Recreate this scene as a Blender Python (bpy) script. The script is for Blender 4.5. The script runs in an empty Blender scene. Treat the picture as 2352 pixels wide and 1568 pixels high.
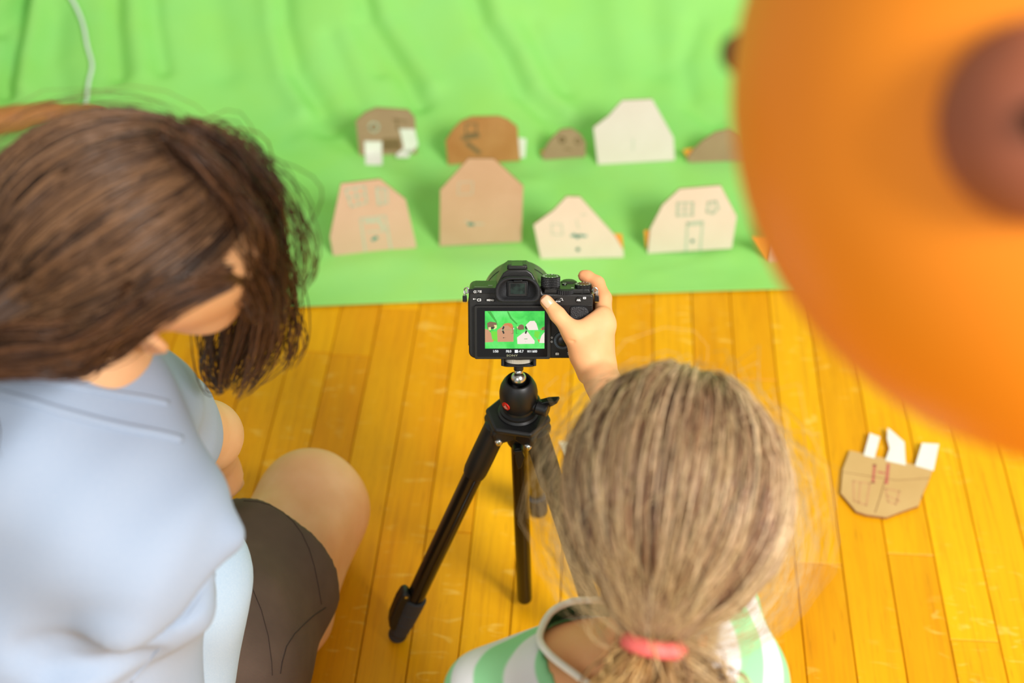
import bpy, bmesh, math, random
import numpy as np
from mathutils import Vector, Matrix

# ------------------------------------------------------------------ camera
SC = bpy.context.scene
COL = SC.collection
F, CX, CY, HCAM = 3266.7, 1176.0, 784.0, 1.465
PITCH = math.atan2(3029.0, F)
cp, sp = math.cos(PITCH), math.sin(PITCH)
EYE = np.array([0.0, 0.0, HCAM])
FW = np.array([0.0, cp, -sp]); UPV = np.array([0.0, sp, cp]); RT = np.array([1.0, 0, 0])


def D(px, py, d):
    """world point at camera depth d (metres) seen at photo pixel px, py"""
    return EYE + d * (FW + (px - CX) / F * RT - (py - CY) / F * UPV)


def U(px, py, z=0.0):
    """world point at height z seen at photo pixel px, py"""
    v = FW + (px - CX) / F * RT - (py - CY) / F * UPV
    return EYE + v * (z - HCAM) / v[2]


def PJ(p):
    q = np.asarray(p, float) - EYE
    z = q @ FW
    return CX + F * (q @ RT) / z, CY - F * (q @ UPV) / z, z


cam_d = bpy.data.cameras.new('camera'); cam = bpy.data.objects.new('camera', cam_d)
COL.objects.link(cam); SC.camera = cam
cam_d.sensor_width = 36.0; cam_d.lens = 50.0; cam_d.clip_start = 0.02
cam.location = EYE; cam.rotation_euler = (math.pi / 2 - PITCH, 0, 0)
cam_d.dof.use_dof = True; cam_d.dof.focus_distance = 1.455; cam_d.dof.aperture_fstop = 2.8

# ------------------------------------------------------------------ world, light, exposure
w = bpy.data.worlds.new('world'); SC.world = w; w.use_nodes = True
bg = w.node_tree.nodes['Background']; bg.inputs[0].default_value = (1.0, 0.96, 0.88, 1); bg.inputs[1].default_value = 0.38


def area(name, loc, target, sx, sy, power, color):
    l = bpy.data.lights.new(name, 'AREA'); l.shape = 'RECTANGLE'; l.size = sx; l.size_y = sy
    l.energy = power; l.color = color
    o = bpy.data.objects.new(name, l); COL.objects.link(o); o.location = loc
    o.rotation_euler = (Vector(target) - Vector(loc)).to_track_quat('-Z', 'Y').to_euler()
    return o


area('window_light', (1.6, -0.75, 2.4), (0.45, 1.6, 0.1), 1.0, 1.0, 98, (1.0, 0.985, 0.965))
area('window_light', (-1.2, -2.0, 2.3), (-0.2, 1.0, 0.2), 1.8, 1.4, 17, (0.9, 0.96, 1.0))
SC.view_settings.view_transform = 'Standard'; SC.view_settings.look = 'None'
SC.view_settings.gamma = 1.0; SC.view_settings.use_curve_mapping = False
SC.view_settings.exposure = 0.42

# ------------------------------------------------------------------ materials


def srgb(r, g, b):
    f = lambda c: (c / 255 / 12.92) if c / 255 <= 0.04045 else ((c / 255 + 0.055) / 1.055) ** 2.4
    return (f(r), f(g), f(b), 1.0)


class NT:
    def __init__(s, name):
        s.m = bpy.data.materials.new(name); s.m.use_nodes = True
        s.t = s.m.node_tree; s.b = s.t.nodes['Principled BSDF']

    def n(s, typ, **kw):
        x = s.t.nodes.new(typ)
        for k, v in kw.items():
            if k.startswith('_'): setattr(x, k[1:], v)
            else:
                x.inputs[k.replace('__', ' ')].default_value = v
        return x

    def l(s, a, b): s.t.links.new(a, b)

    def coords(s, scale=(1, 1, 1), kind='Object', rot=(0, 0, 0), loc=(0, 0, 0)):
        tc = s.n('ShaderNodeTexCoord'); mp = s.n('ShaderNodeMapping')
        mp.inputs['Scale'].default_value = scale; mp.inputs['Rotation'].default_value = rot; mp.inputs['Location'].default_value = loc
        s.l(tc.outputs[kind], mp.inputs[0]); return mp.outputs[0]

    def noise(s, vec, scale=5.0, detail=3.0, rough=0.5, dist=0.0):
        x = s.n('ShaderNodeTexNoise', Scale=scale, Detail=detail, Roughness=rough, Distortion=dist)
        s.l(vec, x.inputs['Vector']); return x.outputs['Fac']

    def ramp(s, fac, stops, interp='LINEAR'):
        r = s.n('ShaderNodeValToRGB'); e = r.color_ramp; e.interpolation = interp
        while len(e.elements) < len(stops): e.elements.new(0.5)
        for q, (p, c) in zip(e.elements, stops):
            q.position = p; q.color = c if len(c) == 4 else (*c, 1)
        s.l(fac, r.inputs[0]); return r.outputs[0]

    def mix(s, fac, a, b, mode='MIX'):
        x = s.n('ShaderNodeMix', _data_type='RGBA', _blend_type=mode)
        for sock, v in ((x.inputs[0], fac), (x.inputs[6], a), (x.inputs[7], b)):
            if hasattr(v, 'links') or hasattr(v, 'is_output'): s.l(v, sock)
            else: sock.default_value = v
        return x.outputs[2]

    def math(s, op, a, b=0.0):
        x = s.n('ShaderNodeMath', _operation=op)
        for i, v in enumerate((a, b)):
            if hasattr(v, 'is_output'): s.l(v, x.inputs[i])
            else: x.inputs[i].default_value = v
        return x.outputs[0]

    def bump(s, h, strength=0.3, dist=0.001):
        x = s.n('ShaderNodeBump', Strength=strength, Distance=dist)
        s.l(h, x.inputs['Height']); s.l(x.outputs[0], s.b.inputs['Normal'])

    def color(s, c):
        if hasattr(c, 'is_output'): s.l(c, s.b.inputs['Base Color'])
        else: s.b.inputs['Base Color'].default_value = c

    def set(s, **kw):
        for k, v in kw.items(): s.b.inputs[k.replace('__', ' ')].default_value = v
        return s.m


def plain(name, col, rough=0.5, metal=0.0, var=0.06, nscale=60, bump=0.0, **kw):
    t = NT(name); v = t.coords()
    n = t.noise(v, nscale, 4)
    d = tuple(max(0, c * (1 - var)) for c in col[:3]) + (1,); e = tuple(min(1, c * (1 + var)) for c in col[:3]) + (1,)
    t.color(t.ramp(n, [(0.3, d), (0.7, e)]))
    t.set(Roughness=rough, Metallic=metal, **kw)
    if bump: t.bump(n, bump, 0.001)
    return t.m


def mat_floor():
    t = NT('oak_plank'); tc = t.n('ShaderNodeTexCoord')
    oi = t.n('ShaderNodeObjectInfo')
    sh = t.n('ShaderNodeVectorMath', _operation='SCALE'); sh.inputs[0].default_value = (37.0, 91.0, 13.0)
    t.l(oi.outputs['Random'], sh.inputs['Scale'])
    ad = t.n('ShaderNodeVectorMath', _operation='ADD'); t.l(tc.outputs['Object'], ad.inputs[0]); t.l(sh.outputs[0], ad.inputs[1])

    def mp(scale):
        m = t.n('ShaderNodeMapping'); m.inputs['Scale'].default_value = scale; t.l(ad.outputs[0], m.inputs[0]); return m.outputs[0]
    tone = t.ramp(oi.outputs['Random'], [(0.0, srgb(220, 142, 2)), (0.35, srgb(228, 152, 2)), (0.7, srgb(238, 166, 4)), (1.0, srgb(246, 182, 12))])
    grain = t.noise(mp((160, 5, 10)), 1.0, 5, 0.6, 0.6)
    c = t.mix(t.math('MULTIPLY', t.ramp(grain, [(0.45, (0, 0, 0, 1)), (0.72, (1, 1, 1, 1))]), 0.42), tone, srgb(178, 104, 8))
    cloud = t.noise(mp((14, 3.5, 5)), 1.0, 3)
    c = t.mix(t.math('MULTIPLY', t.ramp(cloud, [(0.35, (0, 0, 0, 1)), (0.7, (1, 1, 1, 1))]), 0.4), c, srgb(246, 186, 20))
    # medullary flecks: thin bright curved streaks running across the board
    fl = t.noise(mp((22, 75, 8)), 1.0, 2, 0.45, 1.4)
    msk = t.noise(mp((9, 4, 3)), 1.3, 1)
    f = t.math('MULTIPLY', t.ramp(fl, [(0.60, (0, 0, 0, 1)), (0.70, (1, 1, 1, 1))]), t.ramp(msk, [(0.48, (0, 0, 0, 1)), (0.60, (1, 1, 1, 1))]))
    c = t.mix(t.math('MULTIPLY', f, 0.32), c, srgb(255, 218, 110))
    pore = t.noise(mp((420, 22, 20)), 1.0, 2)
    c = t.mix(t.math('MULTIPLY', t.ramp(pore, [(0.62, (0, 0, 0, 1)), (0.75, (1, 1, 1, 1))]), 0.35), c, srgb(150, 84, 10))
    t.color(c); t.set(Roughness=0.4); t.b.inputs['Specular IOR Level'].default_value = 0.2
    t.bump(grain, 0.12, 0.0006)
    return t.m


def mat_cloth_green():
    t = NT('green_muslin'); v = t.coords()
    n = t.noise(v, 2.2, 4, 0.55); n2 = t.noise(v, 9, 3)
    c = t.ramp(n, [(0.3, srgb(148, 212, 94)), (0.7, srgb(168, 226, 110))])
    c = t.mix(t.math('MULTIPLY', n2, 0.40), c, srgb(134, 224, 156))
    t.color(c); t.set(Roughness=0.95); t.b.inputs['Specular IOR Level'].default_value = 0.1
    w = t.noise(v, 900, 2); t.bump(w, 0.15, 0.0008)
    return t.m


def mat_card(name, c1, c2):
    t = NT(name); v = t.coords()
    n = t.noise(v, 14, 4); f = t.noise(v, 350, 2)
    c = t.ramp(n, [(0.3, c1), (0.72, c2)])
    c = t.mix(t.math('MULTIPLY', f, 0.16), c, tuple(q * 0.72 for q in c1[:3]) + (1,))
    t.color(c); t.set(Roughness=0.85); t.b.inputs['Specular IOR Level'].default_value = 0.2
    wv = t.n('ShaderNodeTexWave', Scale=160.0, Distortion=0.3, _bands_direction='X'); t.l(v, wv.inputs['Vector'])
    t.bump(wv.outputs['Fac'], 0.12, 0.0006)
    return t.m


def mat_skin(name, c1, c2, c3):
    t = NT(name); v = t.coords()
    n = t.noise(v, 26, 4); m = t.noise(v, 300, 3)
    c = t.ramp(n, [(0.3, c1), (0.68, c2)])
    r = t.noise(v, 9, 2)
    c = t.mix(t.math('MULTIPLY', t.ramp(r, [(0.5, (0, 0, 0, 1)), (0.75, (1, 1, 1, 1))]), 0.5), c, c3)
    t.color(c); t.set(Roughness=0.55); t.b.inputs['Subsurface Weight'].default_value = 0.18
    t.b.inputs['Subsurface Radius'].default_value = (0.9, 0.35, 0.2); t.b.inputs['Subsurface Scale'].default_value = 0.006
    t.b.inputs['Specular IOR Level'].default_value = 0.3
    t.bump(m, 0.12, 0.0004)
    return t.m


def mat_hair(name):
    t = NT(name); a = t.n('ShaderNodeVertexColor'); a.layer_name = 'tint'
    t.color(a.outputs[0]); t.set(Roughness=0.38); t.b.inputs['Specular IOR Level'].default_value = 0.45
    return t.m


def emit(name, col, s=1.0):
    t = NT(name); t.set(Roughness=0.4); t.color((0.01, 0.01, 0.01, 1))
    t.b.inputs['Emission Color'].default_value = col; t.b.inputs['Emission Strength'].default_value = s
    return t.m


# ------------------------------------------------------------------ mesh helpers


def unit(v):
    v = np.asarray(v, float); return v / np.linalg.norm(v)


def frame(d):
    d = unit(d); a = np.array([0, 0, 1.0]) if abs(d[2]) < 0.9 else np.array([1.0, 0, 0])
    x = unit(np.cross(a, d)); return x, np.cross(d, x), d


class MB:
    def __init__(s): s.v = []; s.f = []

    def add(s, vs, fs):
        o = len(s.v); s.v += [tuple(map(float, p)) for p in vs]; s.f += [tuple(i + o for i in f) for f in fs]; return s

    def box(s, c, d, R=None):
        c = np.array(c, float); h = np.array(d, float) / 2
        vs = []
        for x in (-1, 1):
            for y in (-1, 1):
                for z in (-1, 1):
                    p = np.array([x, y, z]) * h
                    if R is not None: p = np.asarray(R) @ p
                    vs.append(c + p)
        return s.add(vs, [(0, 1, 3, 2), (4, 6, 7, 5), (0, 4, 5, 1), (2, 3, 7, 6), (0, 2, 6, 4), (1, 5, 7, 3)])

    def lathe(s, o, axis, prof, n=32, cap=True, a0=0.0):
        o = np.array(o, float); x, y, z = frame(axis); vs = []; fs = []
        for (h, r) in prof:
            for k in range(n):
                a = a0 + 2 * math.pi * k / n
                vs.append(o + z * h + r * (math.cos(a) * x + math.sin(a) * y))
        for i in range(len(prof) - 1):
            for k in range(n):
                k2 = (k + 1) % n
                fs.append((i * n + k, i * n + k2, (i + 1) * n + k2, (i + 1) * n + k))
        if cap:
            fs.append(tuple(range(n - 1, -1, -1))); m = (len(prof) - 1) * n; fs.append(tuple(m + k for k in range(n)))
        return s.add(vs, fs)

    def cyl(s, a, b, ra, rb=None, n=24, bev=0.0):
        a = np.array(a, float); b = np.array(b, float); rb = ra if rb is None else rb
        L = np.linalg.norm(b - a)
        pr = [(0, ra), (L, rb)] if not bev else [(0, ra - bev), (bev, ra), (L - bev, rb), (L, rb - bev)]
        return s.lathe(a, b - a, pr, n)

    def tube(s, pts, r, n=8):
        pts = [np.array(p, float) for p in pts]; m = len(pts)
        rs = r if hasattr(r, '__len__') else [r] * m
        x = None; vs = []; fs = []
        for i, p in enumerate(pts):
            d = unit(pts[min(i + 1, m - 1)] - pts[max(i - 1, 0)])
            x = frame(d)[0] if x is None else unit(x - d * (x @ d))
            y = np.cross(d, x)
            for k in range(n):
                a = 2 * math.pi * k / n; vs.append(p + rs[i] * (math.cos(a) * x + math.sin(a) * y))
        for i in range(m - 1):
            for k in range(n):
                k2 = (k + 1) % n; fs.append((i * n + k, i * n + k2, (i + 1) * n + k2, (i + 1) * n + k))
        fs.append(tuple(range(n - 1, -1, -1))); fs.append(tuple((m - 1) * n + k for k in range(n)))
        return s.add(vs, fs)

    def prism(s, poly, o, ex, ey, ez, t0, t1):
        """poly (a,b) in plane o+a*ex+b*ey extruded along ez from t0 to t1"""
        o, ex, ey, ez = (np.array(q, float) for q in (o, ex, ey, ez)); n = len(poly)
        vs = [o + a * ex + b * ey + t0 * ez for a, b in poly] + [o + a * ex + b * ey + t1 * ez for a, b in poly]
        fs = [tuple(range(n - 1, -1, -1)), tuple(n + k for k in range(n))] + [(k, (k + 1) % n, n + (k + 1) % n, n + k) for k in range(n)]
        return s.add(vs, fs)

    def sphere(s, c, r, n=24, m=14, R=None, rad=(1, 1, 1)):
        c = np.array(c, float); vs = [] ; fs = []
        for i in range(m + 1):
            th = math.pi * i / m
            for k in range(n):
                a = 2 * math.pi * k / n
                p = np.array([math.sin(th) * math.cos(a), math.sin(th) * math.sin(a), math.cos(th)]) * r * np.array(rad)
                if R is not None: p = np.asarray(R) @ p
                vs.append(c + p)
        for i in range(m):
            for k in range(n):
                k2 = (k + 1) % n
                fs.append((i * n + k, (i + 1) * n + k, (i + 1) * n + k2, i * n + k2))
        s.add(vs, fs); s.dbl = True; return s

    def obj(s, name, mat, parent=None, smooth=False, bevel=0.0, seg=2, label=None, kind=None, recalc=True):
        me = bpy.data.meshes.new(name); me.from_pydata(s.v, [], s.f)
        bm = bmesh.new(); bm.from_mesh(me)
        if getattr(s, 'dbl', False): bmesh.ops.remove_doubles(bm, verts=bm.verts, dist=1e-7)
        if recalc: bmesh.ops.recalc_face_normals(bm, faces=bm.faces)
        bm.to_mesh(me); bm.free()
        return link(name, me, mat, parent, smooth, bevel, seg, label, kind)


def link(name, me, mat, parent=None, smooth=False, bevel=0.0, seg=2, label=None, kind=None):
    o = bpy.data.objects.new(name, me); COL.objects.link(o)
    for m in (mat if isinstance(mat, (list, tuple)) else [mat]): me.materials.append(m)
    if parent is not None: o.parent = parent
    if smooth == 'auto':
        me.shade_smooth()
        try: me.set_sharp_from_angle(angle=math.radians(38))
        except Exception: pass
    elif smooth: me.shade_smooth()
    if bevel:
        b = o.modifiers.new('bevel', 'BEVEL'); b.width = bevel; b.segments = seg; b.limit_method = 'ANGLE'; b.angle_limit = math.radians(35)
        b.harden_normals = False
    if label: o['label'] = label
    if kind: o['kind'] = kind
    return o


def thing(name, label, cat, loc=(0, 0, 0), rot=(0, 0, 0), group=None):
    o = bpy.data.objects.new(name, None); COL.objects.link(o); o.location = loc; o.rotation_euler = rot
    o.empty_display_size = 0.05
    o['label'] = label; o['category'] = cat
    if group: o['group'] = group
    return o


def tag(o, label, cat, group=None):
    o['label'] = label; o['category'] = cat
    if group: o['group'] = group
    return o


def text_mesh(txt, size, bold=0.0, width=1.0):
    """list of (verts2d, faces) for a text, centred, height about size"""
    c = bpy.data.curves.new('t', 'FONT'); c.body = txt; c.size = size; c.align_x = 'CENTER'; c.align_y = 'CENTER'
    c.offset = bold; c.resolution_u = 3
    o = bpy.data.objects.new('t', c); COL.objects.link(o)
    dg = bpy.context.evaluated_depsgraph_get(); me = bpy.data.meshes.new_from_object(o.evaluated_get(dg))
    vs = [(v.co.x * width, v.co.y) for v in me.vertices]; fs = [tuple(p.vertices) for p in me.polygons]
    bpy.data.objects.remove(o); bpy.data.curves.remove(c); bpy.data.meshes.remove(me)
    return vs, fs


# ------------------------------------------------------------------ signed distance modelling


def _smin(a, b, k):
    h = np.clip(0.5 + 0.5 * (b - a) / k, 0, 1)
    return b * (1 - h) + a * h - k * h * (1 - h)


def cap(a, b, ra, rb=None, k=0.012, op='+'):
    return dict(t='c', a=np.array(a, float), b=np.array(b, float), ra=ra, rb=ra if rb is None else rb, k=k, op=op)


def ell(c, r, R=None, k=0.012, op='+'):
    r = np.array(r if hasattr(r, '__len__') else (r, r, r), float)
    return dict(t='e', c=np.array(c, float), r=r, R=None if R is None else np.array(R, float), k=k, op=op)


def chain(pts, rs, k=0.01):
    return [cap(pts[i], pts[i + 1], rs[i], rs[i + 1], k) for i in range(len(pts) - 1)]


def _bb(p):
    if p['t'] == 'c':
        r = max(p['ra'], p['rb']); return np.minimum(p['a'], p['b']) - r, np.maximum(p['a'], p['b']) + r
    r = p['r'].max() if p['R'] is not None else p['r']
    return p['c'] - r, p['c'] + r


def _d(p, X, Y, Z):
    if p['t'] == 'c':
        a, b = p['a'], p['b']; ba = b - a; L = max(ba @ ba, 1e-12)
        px, py, pz = X - a[0], Y - a[1], Z - a[2]
        t = np.clip((px * ba[0] + py * ba[1] + pz * ba[2]) / L, 0, 1)
        return np.sqrt((px - t * ba[0]) ** 2 + (py - t * ba[1]) ** 2 + (pz - t * ba[2]) ** 2) - (p['ra'] + (p['rb'] - p['ra']) * t)
    px, py, pz = X - p['c'][0], Y - p['c'][1], Z - p['c'][2]
    if p['R'] is not None:
        R = p['R']; px, py, pz = (R[0, i] * px + R[1, i] * py + R[2, i] * pz for i in range(3))
    r = p['r']
    k0 = np.sqrt((px / r[0]) ** 2 + (py / r[1]) ** 2 + (pz / r[2]) ** 2)
    k1 = np.sqrt((px / r[0] ** 2) ** 2 + (py / r[1] ** 2) ** 2 + (pz / r[2] ** 2) ** 2)
    return k0 * (k0 - 1) / np.maximum(k1, 1e-9)


def _axis(lo, hi, h, fine):
    xs = [lo]
    while xs[-1] < hi:
        x = xs[-1]; s = h
        if fine is not None:
            a, b, hf = fine
            if a - h <= x <= b: s = hf
            else:
                dd = (a - h - x) if x < a else (x - b); s = min(h, hf + max(dd, 0) * 0.25)
        xs.append(x + s)
    return np.array(xs)


def sdf_mesh(prims, h, fine=None, cuts=(), disp=None, smooth=1):
    """prims -> quad mesh (verts, faces). fine=(lo3, hi3, hf). cuts: list of (point, normal): keeps the side the normal points away from"""
    lo = np.min([_bb(p)[0] for p in prims if p['op'] == '+'], 0) - 3 * h; hi = np.max([_bb(p)[1] for p in prims if p['op'] == '+'], 0) + 3 * h
    ax = [_axis(lo[i], hi[i], h, None if fine is None else (fine[0][i], fine[1][i], fine[2])) for i in range(3)]
    V = np.full([len(a) for a in ax], 0.25, np.float32)
    for p in prims:
        a, b = _bb(p); m = p['k'] + 2.5 * h
        sl = []
        for i in range(3):
            i0 = max(0, np.searchsorted(ax[i], a[i] - m) - 1); i1 = min(len(ax[i]), np.searchsorted(ax[i], b[i] + m) + 1); sl.append(slice(i0, i1))
        X = ax[0][sl[0]][:, None, None]; Y = ax[1][sl[1]][None, :, None]; Z = ax[2][sl[2]][None, None, :]
        if X.size * Y.size * Z.size == 0: continue
        d = _d(p, X, Y, Z); sub = V[tuple(sl)]
        if p['op'] == '+': V[tuple(sl)] = _smin(sub, d, p['k'])
        else: V[tuple(sl)] = -_smin(-sub, d, p['k'])
    X = ax[0][:, None, None]; Y = ax[1][None, :, None]; Z = ax[2][None, None, :]
    if disp is not None: V = V - disp(X, Y, Z).astype(np.float32)
    for c in cuts:
        q, n = np.array(c[0], float), unit(c[1])
        pl = (X - q[0]) * n[0] + (Y - q[1]) * n[1] + (Z - q[2]) * n[2]
        V = np.maximum(V, pl)
    S = V < 0
    cnt = np.zeros([s - 1 for s in S.shape], np.int8)
    for dx in (0, 1):
        for dy in (0, 1):
            for dz in (0, 1):
                cnt += S[dx:S.shape[0] - 1 + dx, dy:S.shape[1] - 1 + dy, dz:S.shape[2] - 1 + dz]
    cells = np.argwhere((cnt > 0) & (cnt < 8)); idx = np.full(cnt.shape, -1, np.int32)
    idx[tuple(cells.T)] = np.arange(len(cells))
    acc = np.zeros((len(cells), 3)); wt = np.zeros(len(cells))
    cr = [(0, 0, 0), (1, 0, 0), (0, 1, 0), (1, 1, 0), (0, 0, 1), (1, 0, 1), (0, 1, 1), (1, 1, 1)]
    vals = [V[tuple((cells + c).T)].astype(float) for c in cr]
    pos = [np.stack([ax[i][cells[:, i] + c[i]] for i in range(3)], 1) for c in cr]
    for a, b in ((0, 1), (2, 3), (4, 5), (6, 7), (0, 2), (1, 3), (4, 6), (5, 7), (0, 4), (1, 5), (2, 6), (3, 7)):
        m = (vals[a] < 0) != (vals[b] < 0); t = np.where(m, vals[a] / np.where(m, vals[a] - vals[b], 1), 0)
        acc += np.where(m[:, None], pos[a] + t[:, None] * (pos[b] - pos[a]), 0); wt += m
    vs = acc / wt[:, None]
    faces = []
    for axis in range(3):
        o = [i for i in range(3) if i != axis]
        s0 = [slice(None)] * 3; s1 = [slice(None)] * 3; s0[axis] = slice(0, -1); s1[axis] = slice(1, None)
        A = S[tuple(s0)]; B = S[tuple(s1)]; e = np.argwhere(A != B)
        e = e[(e[:, o[0]] > 0) & (e[:, o[1]] > 0) & (e[:, o[0]] < S.shape[o[0]] - 1) & (e[:, o[1]] < S.shape[o[1]] - 1)]
        inside = A[tuple(e.T)]
        q = []
        for da, db in ((0, 0), (-1, 0), (-1, -1), (0, -1)):
            c = e.copy(); c[:, o[0]] += da; c[:, o[1]] += db; q.append(idx[tuple(c.T)])
        q = np.stack(q, 1)
        flip = inside if axis != 1 else ~inside
        q[~flip] = q[~flip][:, ::-1]
        faces.append(q)
    fs = np.concatenate(faces); fs = fs[(fs >= 0).all(1)]
    for _ in range(smooth):
        s = np.zeros_like(vs); c = np.zeros(len(vs))
        for i in range(4):
            a, b = fs[:, i], fs[:, (i + 1) % 4]
            np.add.at(s, a, vs[b]); np.add.at(s, b, vs[a]); np.add.at(c, a, 1); np.add.at(c, b, 1)
        vs = vs * 0.5 + 0.5 * s / np.maximum(c, 1)[:, None]
    return vs, fs


def np_mesh(name, vs, fs):
    me = bpy.data.meshes.new(name); n = fs.shape[1]
    me.vertices.add(len(vs)); me.vertices.foreach_set('co', np.asarray(vs, np.float32).ravel())
    me.loops.add(fs.size); me.loops.foreach_set('vertex_index', fs.astype(np.int32).ravel())
    me.polygons.add(len(fs)); me.polygons.foreach_set('loop_start', np.arange(0, fs.size, n, dtype=np.int32))
    me.update(calc_edges=True); me.validate(); return me


def bvh_of(vs, fs):
    from mathutils.bvhtree import BVHTree
    return BVHTree.FromPolygons([tuple(v) for v in vs], [tuple(int(i) for i in f) for f in fs])


def on_surf(bvh, px, py, lift=0.0):
    """first point of a surface along the sight line of a photo pixel"""
    v = unit(FW + (px - CX) / F * RT - (py - CY) / F * UPV); h = bvh.ray_cast(Vector(EYE), Vector(v))
    if h[0] is None: return None
    return np.array(h[0]) + lift * np.array(h[1]) * (1 if np.dot(h[1], v) < 0 else -1)


def on_surf_line(bvh, pts, lift, step=12):
    out = []
    for a, b in zip(pts[:-1], pts[1:]):
        n = max(1, int(math.hypot(b[0] - a[0], b[1] - a[1]) / step))
        for k in range(n):
            q = on_surf(bvh, a[0] + (b[0] - a[0]) * k / n, a[1] + (b[1] - a[1]) * k / n, lift)
            if q is not None and (not out or np.linalg.norm(q - out[-1]) < .05): out.append(q)
    return out


def sdf_obj(name, prims, mat, h, parent=None, origin=(0, 0, 0), label=None, tint=None, **kw):
    vs, fs = sdf_mesh(prims, h, **kw)
    me = np_mesh(name, vs - np.array(origin), fs)
    if tint is not None:
        at = me.color_attributes.new('tint', 'FLOAT_COLOR', 'POINT'); at.data.foreach_set('color', tint(vs).astype(np.float32).ravel())
    return link(name, me, mat, parent, True, label=label)

# ------------------------------------------------------------------ floor of oak strips
YAW = math.atan2(0.09, 1.364)           # the boards run slightly to the right
PW = 0.0604                             # board pitch
rng = random.Random(5)
M_floor = mat_floor(); M_gap = plain('dark_gap', srgb(70, 40, 10), 0.9)
floor = bpy.data.objects.new('floor', None); COL.objects.link(floor); floor['kind'] = 'structure'
floor.rotation_euler = (0, 0, -YAW)
MB().box((0.02, 1.1, -0.018), (3.86, 3.98, 0.004)).obj('subfloor', M_gap, floor)
fd = np.array([math.sin(YAW), math.cos(YAW)]); fr = np.array([math.cos(YAW), -math.sin(YAW)])
ref = U(1970, 1568)[:2] @ fr            # one seam read off the photo


def board(x0, x1, y0, y1):
    b = 0.0009; g = 0.00055; z = rng.uniform(-0.0003, 0.0003)
    x0 += g; x1 -= g; y0 += g; y1 -= g
    vs = [(x0, y0, -.016), (x1, y0, -.016), (x1, y1, -.016), (x0, y1, -.016), (x0, y0, z - b), (x1, y0, z - b), (x1, y1, z - b), (x0, y1, z - b),
          (x0 + b, y0 + b, z), (x1 - b, y0 + b, z), (x1 - b, y1 - b, z), (x0 + b, y1 - b, z)]
    fs = [(3, 2, 1, 0)] + [(i, (i + 1) % 4, 4 + (i + 1) % 4, 4 + i) for i in range(4)] + [(4 + i, 4 + (i + 1) % 4, 8 + (i + 1) % 4, 8 + i) for i in range(4)] + [(8, 9, 10, 11)]
    o = MB().add(vs, fs).obj('plank', M_floor, floor, recalc=False)


i0 = int(math.floor((-1.9 - ref) / PW)); i1 = int(math.ceil((1.95 - ref) / PW))
for i in range(i0, i1):
    x0 = ref + i * PW; y = -0.9 + rng.uniform(-1.2, 0)
    seams = [y]
    while seams[-1] < 3.0:
        seams.append(seams[-1] + rng.uniform(0.75, 2.0))
    if abs(x0 + PW / 2 - (U(1060, 1222)[:2] @ fr)) < PW * 0.5:
        yy = U(1060, 1222)[:2] @ fd; seams = [yy - 1.8, yy, yy + 0.9, yy + 2.3]
    for a, b in zip(seams[:-1], seams[1:]):
        if b > -0.85 and a < 3.0: board(x0, x0 + PW, max(a, -0.9), min(b, 3.06))

# ------------------------------------------------------------------ green muslin sweep
Y0 = U(1176, 699)[1]; YB = 2.06; RB = 0.50      # front edge, start of the bend, bend radius
TH = math.radians(80)


def prof(s):
    """arc length from the front edge -> (y, z, ny, nz) of the sweep"""
    a = YB - Y0
    if s < a: return Y0 + s, 0.0, 0.0, 1.0
    t = (s - a) / RB
    if t < TH: return YB + RB * math.sin(t), RB * (1 - math.cos(t)), -math.sin(t), math.cos(t)
    q = s - a - RB * TH
    return YB + RB * math.sin(TH) + q * math.cos(TH), RB * (1 - math.cos(TH)) + q * math.sin(TH), -math.sin(TH), math.cos(TH)


SS = np.linspace(0, 1.85, 371); PR = np.array([prof(s) for s in SS])


def on_cloth(px, py):
    """photo pixel -> (x, s) on the undisturbed sweep"""
    v = FW + (px - CX) / F * RT - (py - CY) / F * UPV
    t = (PR[:, 0] - EYE[1]) / v[1]; z = EYE[2] + t * v[2]
    dlt = z - PR[:, 1]
    k = np.where((dlt[:-1] > 0) & (dlt[1:] <= 0))[0]
    k = k[0] if len(k) else len(SS) - 2
    u = dlt[k] / (dlt[k] - dlt[k + 1] + 1e-12); u = min(max(u, 0), 1)
    return np.array([(t[k] + (t[k + 1] - t[k]) * u) * v[0], SS[k] + (SS[k + 1] - SS[k]) * u])


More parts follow.
